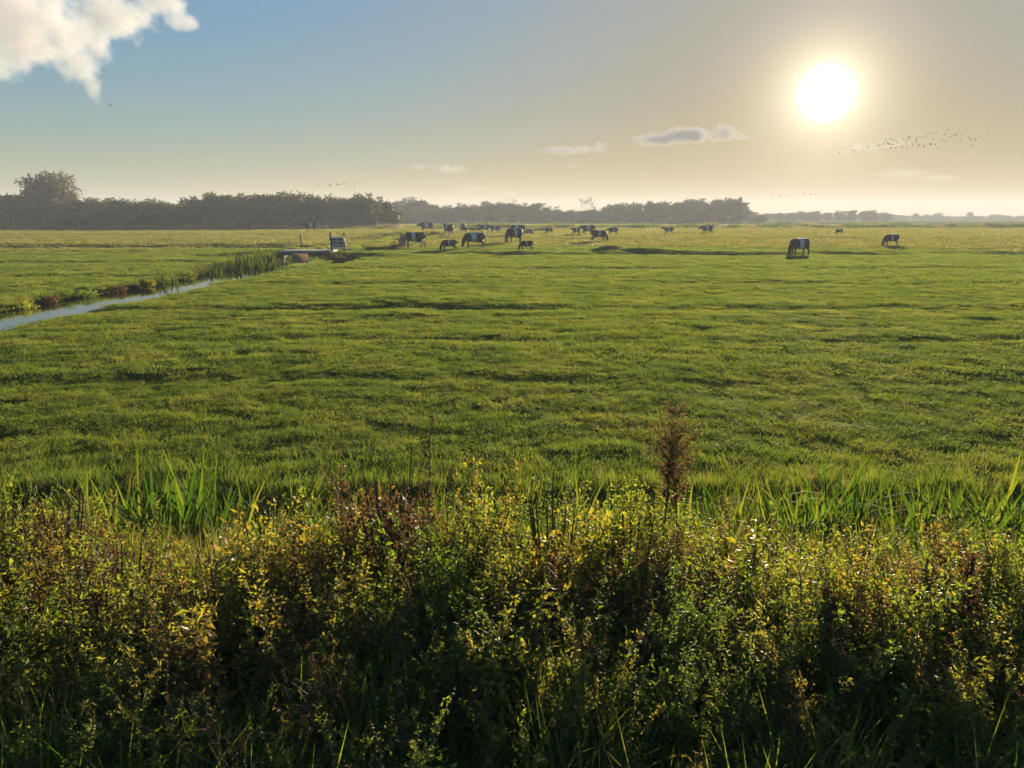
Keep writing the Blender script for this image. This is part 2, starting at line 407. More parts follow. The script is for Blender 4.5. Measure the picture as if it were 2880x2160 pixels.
def grass_band(name, r0, r1, dens, rad, n, h, w, mat, label, nvar=5):
    x, y, z = grass_points(r0, r1, dens)
    k = len(x); tall = np.clip(.95 + .55 * fbm(x / .6, y / .55, 91, 2) + .3 * perlin(x / 6, y / 5, 95), .6, 1.8)
    bank = sstep(0, .9, 1.0 - (np.abs(x - ditch_x(y)) - 1.9)) * (y < 98) ; tall = tall * (1 + bank * np.where(x < ditch_x(y), np.where(y < 44, .5, 1.2), -.35))
    tall = tall * (1 + .5 * (1 - sstep(8.2, 9.3, y)))
    s = np.stack([np.ones(k) * rng.uniform(.85, 1.2, k)] * 2 + [tall * rng.uniform(.8, 1.2, k)], -1)
    rot = np.stack([rng.normal(0, .06, k), rng.normal(0, .06, k), rng.uniform(0, 6.283, k)], -1)
    scatter(name, np.stack([x, y, z], -1), rot, s, rng.integers(0, nvar, k).astype(np.int32),
            [grass_patch(100 + int(r0) * 10 + q, rad, n, h, w, mat) for q in range(nvar)], label, 'grass')
grass_band('pasture_grass', 7.2, 15, 60, .18, 90, .065, .0055, M['grass'], 'short lush green grass along the near side of the pasture')
grass_band('middle_pasture_grass', 15, 36, 22, .30, 110, .075, .008, M['grass'], 'short green grass across the middle of the pasture')
grass_band('outer_pasture_grass', 36, 75, 8, .50, 130, .085, .016, M['grass'], 'green grass in front of the grazing herd')
grass_band('herd_pasture_grass', 75, 270, 1.1, 1.3, 170, .12, .05, M['grass_far'], 'yellowish grazed grass under the herd')


# ------------------------------------------------------------------ trees
def tree_meshes(seed, h, w, low=.22, leaves=1500, size=.30, limbs=7, mat=None, top=1.0):
    """a tapered trunk with limbs, and a crown of many leaf sprays gathered in uneven clumps"""
    global rng
    keep = rng; rng = np.random.default_rng(seed)
    tr = MB(); cr = MB()
    lean = rng.normal(0, .04, 2) * h
    tr.tube([(0, 0, -.3), (lean[0] * .2, lean[1] * .2, h * .3), (lean[0] * .6, lean[1] * .6, h * .6), (lean[0], lean[1], h * .88)], [h * .026, h * .02, h * .012, h * .003], 7)
    lobes = []
    for k in range(limbs):
        t = low + .05 + (.78 - low) * (k + rng.uniform(0, 1)) / limbs; a = k * 2.4 + rng.uniform(-.5, .5)
        rr = w * .5 * (1 - .55 * abs(t - .45) * 1.4) * rng.uniform(.55, .95)
        b = np.array([lean[0] * t, lean[1] * t, h * t * .75]); e = np.array([math.cos(a) * rr, math.sin(a) * rr, h * min(.9, t + .12)])
        m = (b + e) / 2 + np.array([0, 0, -h * .02])
        tr.tube([b, m, e], [h * .011, h * .007, h * .002], 5)
        lobes.append((e, w * rng.uniform(.15, .26)))
        for q in range(2):
            e2 = e + rng.normal(0, 1, 3) * w * .14; lobes.append((e2, w * rng.uniform(.09, .17)))
    lobes.append((np.array([lean[0], lean[1], h * .86 * top]), w * .2)); lobes.append((np.array([0, 0, h * .6]), w * .3)); lobes.append((np.array([0, 0, h * .4]), w * .3))
    wt = np.array([l[1] ** 2 for l in lobes]); wt /= wt.sum()
    for k in rng.choice(len(lobes), leaves, p=wt):
        c, r = lobes[k]; d = rng.normal(size=3); d /= np.linalg.norm(d)
        p = c + d * r * rng.uniform(.35, 1.12) * np.array([1, 1, .8])
        if p[2] < h * low * .6: continue
        p[2] = min(p[2], h * 1.06 + rng.normal(0, .02) * h)
        L = size * rng.uniform(.6, 1.5)
        cr.leaf(p, (rng.normal(size=3) * .6 + d * .5) * L, L * rng.uniform(.6, 1.0))
    rng = keep
    return tr.mesh('trunk', M['bark']), cr.mesh('crown', mat or M['tree'])
def plant_tree(name, loc, meshes, label, group, sc=(1, 1, 1), rz=0.0, cat='tree'):
    e = empty(name, loc, rz); e.scale = sc
    mesh_obj('trunk', meshes[0], e); mesh_obj('crown', meshes[1], e)
    return put(e, label, cat, group)
TREES = [tree_meshes(300 + k, 8.0, rng.uniform(5.0, 6.4), .05, 2600, .42, 11) for k in range(7)]
SKYL = [(0, 552), (70, 552), (110, 556), (180, 558), (240, 565), (270, 558), (300, 566), (350, 555), (385, 566), (410, 562), (440, 568), (470, 575), (495, 572), (520, 560), (545, 562), (570, 547), (603, 547), (640, 554), (680, 552), (720, 556), (765, 542), (800, 549), (840, 544), (900, 553), (940, 551), (980, 559), (1020, 549), (1060, 560), (1090, 566), (1107, 585)]
SKYM = [(1080, 575), (1120, 570), (1160, 560), (1190, 566), (1220, 578), (1260, 583), (1300, 575), (1330, 580), (1400, 566), (1430, 572), (1470, 578), (1510, 573), (1540, 582), (1570, 590), (1610, 598), (1650, 592), (1700, 580), (1740, 575), (1765, 568), (1800, 573), (1850, 566), (1890, 572), (1930, 560), (1955, 562), (1990, 573), (2030, 560), (2060, 558), (2085, 566), (2110, 578)]
SKYR = [(2090, 596), (2130, 597), (2200, 600), (2240, 596), (2280, 592), (2320, 598), (2380, 592), (2450, 592), (2500, 602), (2550, 606), (2600, 611), (2640, 606), (2680, 612), (2720, 612), (2760, 606), (2800, 602), (2840, 609), (2880, 607), (2930, 604), (3000, 606)]
def treeline(sk, dist, step, label, group, name, rows=2, depth=5, lim=(4, 14), under=None):
    us = np.array([p[0] for p in sk], float); vs = np.array([p[1] for p in sk], float)
    for r in range(rows):
        D = dist + r * depth
        x = ray(us[0], 600)[0] * D - (0 if r == 0 else step / 2); xe = ray(us[-1], 600)[0] * D
        while x < xe:
            u = x / D * (math.cos(PITCH) + (H0 / 2 - 600) / F0 * math.sin(PITCH)) * F0 + W0 / 2
            top = np.interp(u, us, vs) + (rng.uniform(-2, 3) if r == 0 else rng.uniform(0, 10))
            y = D + rng.uniform(-2.5, 2.5); hgt = float(np.clip(CAM_H + ray(u, top)[2] * y - .3, *lim))
            k = rng.integers(0, len(TREES)); s = hgt / 8.0
            w = s ** .6 * rng.uniform(.85, 1.15) * step / 4.6
            plant_tree(name, (x, y, .25), TREES[k], label, group, (w, w, s), rng.uniform(0, 6.28))
            x += step * rng.uniform(.75, 1.2)
# the tall tree over the left wood
big = tree_meshes(411, 12.4, 12.0, .18, 8500, .46, 15)
p = at(150, 600, 196); plant_tree('broadleaf_tree', (p[0], 196, .25), big, 'tall broad tree standing well above the rest of the dark wood', None)
treeline([(-60, 552)] + SKYL, 190, 4.3, 'low dark tree in the nearer wood along the back of the left pasture', 'trees of the nearer dark wood', 'wood_tree', 3, 5)
treeline(SKYM, 330, 5.6, 'hazy tree in the farther wood behind the herd', 'trees of the farther hazy wood', 'hazy_tree', 2, 9, (5, 14))
treeline([p for p in SKYR if p[0] < 2540], 450, 7.0, 'pale tree of the low hazy wood joining on below the sun', 'trees of the low hazy wood below the sun', 'misty_tree', 2, 10, (3, 12))
treeline([p for p in SKYR if p[0] > 2440], 640, 9.0, 'pale tree in the faint distant tree line beyond the low hazy wood', 'trees of the faint distant tree line', 'distant_tree', 2, 12, (3, 12))
def bare_tree(name, u, vtop, dist, label, seed, leaves=90):
    global rng
    keep = rng; rng = np.random.default_rng(seed)
    p = at(u, 600, dist); h = CAM_H + ray(u, vtop)[2] * dist
    e = empty(name, (p[0], dist, .25)); tr = MB(); cr = MB(); tips = []
    def grow(b, d, L, r, k):
        en = b + d * L; tr.tube([b, (b + en) / 2 + rng.normal(0, .03, 3) * L, en], [r, r * .8, r * .55], 5)
        if k == 0: tips.append(en); return
        for _ in range(3 if k > 1 else 2):
            nd = d + rng.normal(0, .42, 3); nd[2] = abs(nd[2]) * .9 + .1; nd /= np.linalg.norm(nd); grow(en, nd, L * rng.uniform(.55, .8), r * .6, k - 1)
    grow(np.array([0, 0, -.2]), np.array([0, 0, 1.0]), h * .38, h * .016, 4)
    tr.v = [(a, b, c * h / max(q[2] for q in tr.v)) if False else (a, b, c) for a, b, c in tr.v]
    zmax = max(q[2] for q in tr.v); f = h / zmax; tr.v = [(a * f, b * f, c * f) for a, b, c in tr.v]
    for q in range(leaves):
        t = tips[rng.integers(0, len(tips))] * f + rng.normal(0, .18, 3); L = rng.uniform(.2, .45); cr.leaf(t, rng.normal(size=3) * L * .6, L * .7)
    tr.build('trunk', M['bark'], e); cr.build('crown', M['tree'], e); rng = keep
    put(e, label, 'tree')
bare_tree('sparse_tree', 1640, 556, 318, 'thin half-bare tree with open twigs rising above the hazy wood', 21, 260)
bare_tree('bare_tree', 1441, 558, 324, 'small leafless tree poking out of the hazy wood crown line', 25, 20)
pop = tree_meshes(431, 11.0, 3.6, .1, 1500, .35, 8)
p = at(2104, 600, 322); plant_tree('narrow_tree', (p[0], 334, .25), pop, 'narrow upright tree at the right end of the hazy wood', None, (1, 1, (CAM_H + ray(2104, 556)[2] * 334) / 11.0))

# scrub at the feet of the woods and pale reed strips before them
def shrub_mesh(seed, h, w, n, size, mat, stems=6, stemmat=None, flat=.7):
    global rng
    keep = rng; rng = np.random.default_rng(seed); mb = MB()
    for k in range(stems):
        a = rng.uniform(0, 6.28); r = w * .35 * rng.uniform(.2, 1); mb.tube([(r * .2 * math.cos(a), r * .2 * math.sin(a), -.05), (r * .6 * math.cos(a), r * .6 * math.sin(a), h * .5), (r * math.cos(a), r * math.sin(a), h * rng.uniform(.7, .95))], [h * .012, h * .009, h * .003], 4, 1)
    lob = [(rng.uniform(-.3, .3) * w, rng.uniform(-.3, .3) * w, h * rng.uniform(.25, .75), rng.uniform(.16, .3) * w) for _ in range(9)]
    for _ in range(n):
        c = lob[rng.integers(0, 9)]; d = rng.normal(size=3); d /= np.linalg.norm(d); q = np.array(c[:3]) + d * c[3] * rng.uniform(.4, 1.1) * np.array([1, 1, flat * h / w if h < w else 1])
        q[2] = max(q[2], .02); L = size * rng.uniform(.6, 1.4); mb.leaf(q, (rng.normal(size=3) * .6 + d * .4) * L, L * rng.uniform(.45, .8))
    rng = keep
    return mb.mesh('shrub', [mat, stemmat or M['stem']])
def strip(name, u0, u1, d0, d1, n, meshes, sc, label, cat):
    y = rng.uniform(d0, d1, n); a, b = ray(u0, 600)[0], ray(u1, 600)[0]; x = rng.uniform(a, b, n) * y
    ok = np.abs(x - ditch_x(y)) > 0; x, y = x[ok], y[ok]; k = len(x)
    s = rng.uniform(sc[0], sc[1], k); pick = rng.integers(0, len(meshes), k).astype(np.int32)
    clump = np.clip(.75 + .8 * fbm(x / 9, y / 9, 131, 2), .35, 1.5)
    scatter(name, np.stack([x, y, ground(x, y)], -1), np.stack([np.zeros(k), np.zeros(k), rng.uniform(0, 6.28, k)], -1), np.stack([s, s, s * clump], -1), pick, meshes, label, cat)
SCR = [shrub_mesh(500 + k, 2.6, 3.4, 420, .3, M['tree']) for k in range(4)]
strip('wood_scrub', -160, 1110, 181, 188, 170, SCR, (.8, 1.5), 'dark undergrowth filling the foot of the nearer wood', 'undergrowth')
strip('far_scrub', 1070, 2150, 316, 328, 170, SCR, (.9, 1.7), 'hazy undergrowth along the foot of the farther wood', 'undergrowth')
strip('distant_scrub', 2080, 3100, 600, 640, 170, SCR, (1.2, 2.4), 'faint undergrowth below the distant tree line', 'undergrowth')
def reed_patch(seed, rad, n, h, w, mat):
    global rng
    keep = rng; rng = np.random.default_rng(seed); mb = MB()
    for _ in range(n):
        r = rad * math.sqrt(rng.uniform()); t = rng.uniform(0, 6.28); d = np.array([rng.normal(0, .12), rng.normal(0, .12), 1.0]) * h * rng.uniform(.5, 1.15)
        mb.blade((r * math.cos(t), r * math.sin(t), -.05), d, w * rng.uniform(.6, 1.3), rng.uniform(0, .35), 3)
    rng = keep; return mb.mesh('reed_patch', mat)
PALE = [reed_patch(520 + k, 1.4, 110, 1.0, .07, M['straw']) for k in range(3)]
DARKR = [reed_patch(530 + k, 1.5, 120, 1.0, .09, M['reed']) for k in range(3)]
strip('reed_strip', -160, 1130, 166, 176, 420, PALE, (.7, 1.2), 'pale straw reeds along the edge of the nearer wood', 'reeds')
strip('sedge_strip', -160, 1500, 161, 166, 300, DARKR, (.3, .7), 'low dark sedge in front of the pale reeds', 'sedge')
strip('hazy_sedge_strip', 1150, 3000, 178, 196, 620, DARKR + PALE[:1], (.7, 1.3), 'hazy sedge band beyond the grazing herd', 'sedge')

# ------------------------------------------------------------------ culvert crossing, gate, posts, boards
M['concrete'] = solid_mat('weathered_concrete', (.20, .20, .19), (.34, .33, .31), 4, .85, .3)
M['wood'] = solid_mat('grey_post_wood', (.05, .04, .032), (.10, .08, .06), 7, .9, .4)
M['ply'] = leaf_mat('tan_plastic_sheet', [(.2, (.40, .31, .21)), (.5, (.52, .42, .30)), (.8, (.60, .50, .37))], 1.4, .4, .6, .3, (1.0, 1.0, .95), .1)
M['batten'] = solid_mat('pale_batten', (.72, .66, .56), (.82, .76, .66), 5, .35, .1, .8)
M['rail'] = solid_mat('galvanised_rail', (.42, .36, .30), (.58, .5, .42), 8, .35, 0, .5, 'Object', 4, .6)
M['wire'] = solid_mat('fence_wire', (.10, .09, .08), (.16, .14, .12), 8, .5, 0, .5, 'Object', 2, .8)
M['pipe'] = solid_mat('dark_culvert', (.015, .014, .012), (.03, .028, .024), 4, .9)
def px2m(u0, v0, u1, v1, y):
    a, b = ray(u0, v0), ray(u1, v1); return a * y + np.array([0, 0, CAM_H]), b * y + np.array([0, 0, CAM_H])
YB = 56.0
def build_crossing():
    e = empty('culvert_bridge', (-14.9, YB + 1.1, .33))
    put(e, 'flat grey concrete slab bridge crossing the ditch beside the leaning gate', 'bridge')
    for k in range(3):
        mb = MB(); mb.box((.0 + k * .01, -.72 + k * .73, .03 + .006 * k), (3.7, .70, .14)); o = mb.build('slab', M['concrete'], e)
    mb = MB(); mb.box((0, -.95, -.13), (3.8, .16, .17)); mb.build('edge_beam', M['wood'], e)
    for sx in (-1, 1):
        mb = MB(); mb.box((sx * 1.7, .1, -.5), (.25, 2.0, .85)); mb.build('abutment', M['pipe'], e)
    # stop board hanging in front of the culvert
    a, b = px2m(820, 712, 866, 741, YB - 3.7)
    e2 = empty('sluice_board', ((a[0] + b[0]) / 2, YB - 3.7, b[2]), .12)
    put(e2, 'tan sheet with pale battens propped in the ditch before the slab bridge', 'board')
    w, h = b[0] - a[0], a[2] - b[2]; R = Matrix.Rotation(math.radians(14), 3, 'X')
    mb = MB(); mb.box((0, 0, h / 2), (w, .02, h), R); mb.build('sheet', M['ply'], e2)
    mb = MB(); mb.box((0, -.035 + .12, .03), (w, .05, .06), Matrix.Rotation(math.radians(-5), 3, 'Y')); mb.build('batten', M['batten'], e2)
    for s in (-1, 1):
        mb = MB(); mb.box((s * (w / 2 - .015), -.035, h / 2), (.05, .03, h), R); mb.build('batten', M['batten'], e2)
    return
build_crossing()
def post(u, v0, v1, y, r, label, lean=0.0):
    a, b = px2m(u, v0, u, v1, y); e = empty('fence_post', (b[0], y, b[2] - .25)); h = a[2] - b[2] + .25
    mb = MB(); mb.tube([(0, 0, 0), (lean * h * .5, 0, h * .5), (lean * h, 0, h)], [r, r * .96, r * .9], 8); mb.build('shaft', M['wood'], e)
    mb = MB(); mb.tube([(lean * h, 0, h + .002), (lean * h, 0, h + .02)], [r * .9, r * .55], 8); mb.build('weathered_top', M['bark'], e)
    put(e, label, 'post'); return a, b
pa, pb = post(848, 658, 694, 59.5, .045, 'slim dark post with slack wire standing left of the slab bridge', -.02)
post(934, 653, 704, 56.6, .065, 'dark leaning post in front of the ladder-like gate', -.05)
post(968, 655, 686, 59.0, .055, 'dark post behind the upper corner of the ladder-like gate', .01)
def slack_wire():
    e = empty('slack_wire', (pa[0], 59.5, 0)); mb = MB()
    q = np.array([pa[0], 59.5, pa[2] - .15]); pts = [q + np.array([-t * 1.15, .05 * t, -.25 * t - .22 * t * t]) - np.array([pa[0], 59.5, 0]) for t in np.linspace(0, 1, 9)]
    mb.tube(pts, .008, 4); mb.build('strand', M['wire'], e)
    mb = MB(); pts = [np.array([-t * 1.0, .05 * t, pa[2] - .5 - .1 * t]) for t in np.linspace(0, 1, 6)]; mb.tube(pts, .007, 4); mb.build('strand', M['wire'], e)
    put(e, 'slack thin wires drooping from the slim post left of the slab bridge', 'wire')
slack_wire()
def leaning_gate():
    y = 57.2
    A, B = px2m(926, 667, 972, 700, y)
    w = 1.16; e = empty('farm_gate', (ray(950, 700)[0] * y, y, B[2] - .02), .0)
    put(e, 'pale ladder-like slatted gate leaning back between two dark posts', 'gate')
    h = A[2] - B[2] + .02
    def P(s, t): return np.array([(s - .5) * w - t * .34 + .12, t * .5, t * h])
    for t in (0.02, .14, .27, .41, .66, .93):
        mb = MB(); mb.tube([P(0, t), P(1, t)], .026, 6); mb.build('bar', M['batten'], e)
    for s in (0, .5, 1):
        mb = MB(); mb.tube([P(s, -.05) + np.array([0, -.05, 0]), P(s, 1.0) + np.array([0, -.05, 0])], .02, 6); mb.build('upright', M['batten'], e)
    mb = MB(); mb.tube([P(0, 1.0), P(1, .98)], .026, 6); mb.build('bar', M['batten'], e)
    # rusty sheet behind the bars
    mb = MB(); o = np.array([0, .05, 0]); q = [P(0.06, .05) + o, P(.94, .05) + o, P(.94, .95) + o, P(.06, .95) + o]; q2 = [k + np.array([0, .015, 0]) for k in q]
    mb.add(q + q2, [(0, 1, 2, 3), (7, 6, 5, 4), (0, 4, 5, 1), (1, 5, 6, 2), (2, 6, 7, 3), (3, 7, 4, 0)])
    mb.build('backing_sheet', solid_mat('rusty_sheet', (.16, .06, .03), (.28, .13, .07), 3, .8), e)
leaning_gate()
def second_board():
    y = 69.0; a, b = px2m(1122, 657, 1142, 681, y)
    e = empty('ditch_board', ((a[0] + b[0]) / 2, y, b[2]), .3); put(e, 'tan weathered board standing upright in the bank behind a grazing cow', 'board')
    w, h = b[0] - a[0], a[2] - b[2]; mb = MB()
    pr = [(-w / 2, -.3), (w * .45, -.3), (w * .5, h * .98), (-w * .05, h * .95), (-w * .4, h * .62)]
    vs = [(x, 0, z) for x, z in pr] + [(x, .05, z) for x, z in pr]; n = 5
    mb.add(vs, [tuple(range(n)), tuple(range(2 * n - 1, n - 1, -1))] + [(k, k + n, (k + 1) % n + n, (k + 1) % n) for k in range(n)]); mb.build('sheet', M['ply'], e)
    mb = MB(); mb.tube([(w * .3, .09, -.4), (w * .3, .09, h * .9)], .04, 6); mb.build('stake', M['wood'], e)
second_board()

# ------------------------------------------------------------------ cattle
def cow_mat(name, b0, b1, white=(.52, .50, .47), coat=((.012, .010, .010), (.030, .023, .020))):
    m, t = newmat(name); q = NT(t)
    tc = q.n('ShaderNodeTexCoord').outputs['Object']; sp = q.n('ShaderNodeSeparateXYZ'); q.link(tc, sp.inputs[0])
    x = q.math('ADD', sp.outputs['X'], q.math('MULTIPLY', q.math('SUBTRACT', q.noise(3.2, 2, tc), .5), .16))
    x = q.math('ADD', x, q.math('MULTIPLY', q.math('SUBTRACT', sp.outputs['Z'], .9), -.12))
    f = q.math('MULTIPLY', q.math('MULTIPLY', q.math('SUBTRACT', x, b0), 60.0, True), q.math('MULTIPLY', q.math('SUBTRACT', b1, x), 60.0, True), True)
    c = q.ramp(q.noise(5, 3, tc), [(.3, coat[0]), (.7, coat[1])])
    p = q.n('ShaderNodeBsdfPrincipled'); q.link(q.mix(f, c, white), p.inputs['Base Color']); p.inputs['Roughness'].default_value = .6; p.inputs['Specular IOR Level'].default_value = .25
    p.inputs['Sheen Weight'].default_value = .25; p.inputs['Sheen Roughness'].default_value = .4
    q.out(p.outputs[0]); return m
def capsule(mb, p0, r0, p1, r1, sy=1.0, n=10, sv=1.0):
    """a tapered limb with round ends"""
    p0, p1 = np.array(p0, float), np.array(p1, float); d = p1 - p0; L = np.linalg.norm(d); d = d / L
    a = np.cross(d, [0, 1.0, 0]); a /= np.linalg.norm(a); c = np.cross(d, a); rings = []
    for t in (-1, -.7, -.35, 0): rings.append((p0 + d * r0 * t, r0 * math.sqrt(max(0.0, 1 - t * t)) + 1e-3))
    for t in (0, .35, .7, 1): rings.append((p1 + d * r1 * t, r1 * math.sqrt(max(0.0, 1 - t * t)) + 1e-3))
    vs = []
    for q, r in rings:
        for j in range(n):
            t = 2 * math.pi * j / n; vs.append(q + r * (math.cos(t) * a * sv + math.sin(t) * c * sy))
    fs = []
    for k in range(len(rings) - 1):
        for j in range(n): b = k * n; fs.append((b + j, b + (j + 1) % n, b + n + (j + 1) % n, b + n + j))
    fs.append(tuple(range(n))[::-1]); fs.append(tuple((len(rings) - 1) * n + j for j in range(n)))
    mb.add(vs, fs)
def cow_body(pose, mat, calf=False, voxel=.028):
    mb = MB(); up = 0.0
    lying = pose == 'lie'
    zb = -.62 if lying else 0.0
    D = .86 if calf else 1.0              # calves are slighter
    def C(p0, r0, p1, r1, **k):
        capsule(mb, (p0[0], p0[1], p0[2] + (zb if k.pop('b', True) else 0)), r0, (p1[0], p1[1], p1[2] + (zb if k.pop('b2', True) else 0)), r1, **k)
    # trunk: deep chest, full belly, square rump
    C((.40, 0, .93), .36 * D, (-.02, 0, .87), .41 * D, sy=.80); C((-.02, 0, .87), .41 * D, (-.42, 0, .93), .36 * D, sy=.82)
    C((-.42, 0, .96), .34 * D, (-.70, 0, 1.0), .28 * D, sy=.86); C((.40, 0, .97), .34 * D, (.62, 0, 1.0), .27 * D, sy=.74)
    C((.5, 0, 1.20), .10, (-.78, 0, 1.20), .09, sy=1.3)
    if not calf: C((-.44, 0, .54), .11, (-.30, 0, .52), .08)
    if pose in ('graze', 'graze2'):
        C((.60, 0, 1.02), .26 * D, (.82, 0, .74), .21 * D, sy=.62); C((.82, 0, .74), .21 * D, (.93, .02, .50), .16 * D, sy=.7)
        head = [(.94, .03, .47), (1.01, .05, .17)]
    elif pose in ('up', 'lie'):
        C((.62, 0, 1.05), .24 * D, (.92, 0, 1.22), .17 * D, sy=.62); head = [(.98, 0, 1.27), (1.27, 0, 1.12)]
    else:                                   # walking, head carried level
        C((.62, 0, 1.04), .25 * D, (.98, 0, 1.02), .18 * D, sy=.62); head = [(1.04, 0, 1.03), (1.30, 0, .84)]
    hm = tuple(np.array(head[0]) * .45 + np.array(head[1]) * .55)
    C(head[0], .15, hm, .13, sy=.80); C(hm, .13, head[1], .105, sy=.95)
    sw = {'walk': (.20, -.16, -.22, .24), 'graze': (.10, -.04, -.14, .10), 'graze2': (-.05, .05, .06, -.14), 'up': (.03, -.05, -.08, .06), 'lie': (0, 0, 0, 0)}[pose]
    thin = .9 if calf else 1.0
    if not lying:
        for k, s in enumerate((-1, 1)):
            f = sw[k]; y = .17 * s * D
            C((.50, y, .78), .17 * thin, (.52 + f * .4, y, .46), .072 * thin); C((.52 + f * .4, y, .46), .068 * thin, (.50 + f, y, .10), .050 * thin); C((.50 + f, y, .10), .055, (.53 + f, y, .05), .062)
            h = sw[2 + k]; y = .18 * s * D
            C((-.60, y, .88), .21 * thin, (-.54 + h * .3, y, .62), .13 * thin); C((-.54 + h * .3, y, .62), .12 * thin, (-.72 + h * .7, y, .42), .062 * thin)
            C((-.72 + h * .7, y, .42), .062 * thin, (-.68 + h, y, .10), .048 * thin); C((-.68 + h, y, .10), .052, (-.65 + h, y, .05), .060)
    else:
        for s in (-1, 1):
            C((.50, .20 * s, .80), .13, (.78, .24 * s, .70), .07); C((.78, .24 * s, .70), .065, (.50, .27 * s, .68), .05)
            C((-.55, .24 * s, .84), .18, (-.20, .34 * s, .76), .09); C((-.20, .34 * s, .76), .07, (-.55, .38 * s, .69), .05)
    me = mb.mesh('body', mat); o = bpy.data.objects.new('cow_shape', me); COL.objects.link(o)
    r = o.modifiers.new('r', 'REMESH'); r.mode = 'VOXEL'; r.voxel_size = voxel
    sm = o.modifiers.new('s', 'SMOOTH'); sm.factor = .5; sm.iterations = 3
    dc = o.modifiers.new('d', 'DECIMATE'); dc.ratio = .45
    dg = bpy.context.evaluated_depsgraph_get(); dg.update(); me2 = bpy.data.meshes.new_from_object(o.evaluated_get(dg))
    bpy.data.objects.remove(o); bpy.data.meshes.remove(me)
    me2.name = 'body'; me2.materials.clear(); me2.materials.append(mat); me2.polygons.foreach_set('use_smooth', [True] * len(me2.polygons))
    # ears, tail
    h0, h1 = np.array(head[0]), np.array(head[1]); h0 = h0 + [0, 0, zb]; ears = []
    for s in (-1, 1):
        eb = MB(); eb.leaf(h0 + np.array([-.02, .09 * s, .06]), (-.05, .19 * s, .01), .10, (0, 0, 1), 0, .1); ears.append(eb.mesh('ear', M['cow_horn']))
    tb = MB(); z0 = 1.2 + zb; x0 = -.92
    tb.tube([(-.84, 0, z0), (x0, .01, z0 - .06), (x0 - .04, .02, z0 - .35), (x0 - .02, .03, max(.04, z0 - .68)), (x0 + .01, .03, max(.02, z0 - .95))], [.035, .03, .02, .025, .012], 6)
    return me2, ears, tb.mesh('tail', M['cow_horn'], True)
MAT_A = cow_mat('belted_coat_broad', -.24, .22); MAT_B = cow_mat('belted_coat', -.12, .20); MAT_C = cow_mat('belted_coat_thin', -.10, .06)
MAT_D = cow_mat('brown_coat', 5, 6, (.3, .3, .3), ((.035, .020, .014), (.06, .034, .022))); MAT_E = cow_mat('white_coat', -9, 9, (.62, .58, .5))
COWS = {'walk': cow_body('walk', MAT_A), 'graze': cow_body('graze', MAT_B), 'graze2': cow_body('graze2', MAT_A), 'up': cow_body('up', MAT_A),
        'calf_graze': cow_body('graze', MAT_C, True), 'calf_up': cow_body('up', MAT_A, True), 'calf_walk': cow_body('walk', MAT_B, True), 'lie': cow_body('lie', MAT_B, True),
        'plain_calf': cow_body('walk', MAT_D, True), 'plain_lie': cow_body('lie', MAT_D, True), 'white': cow_body('up', MAT_E)}
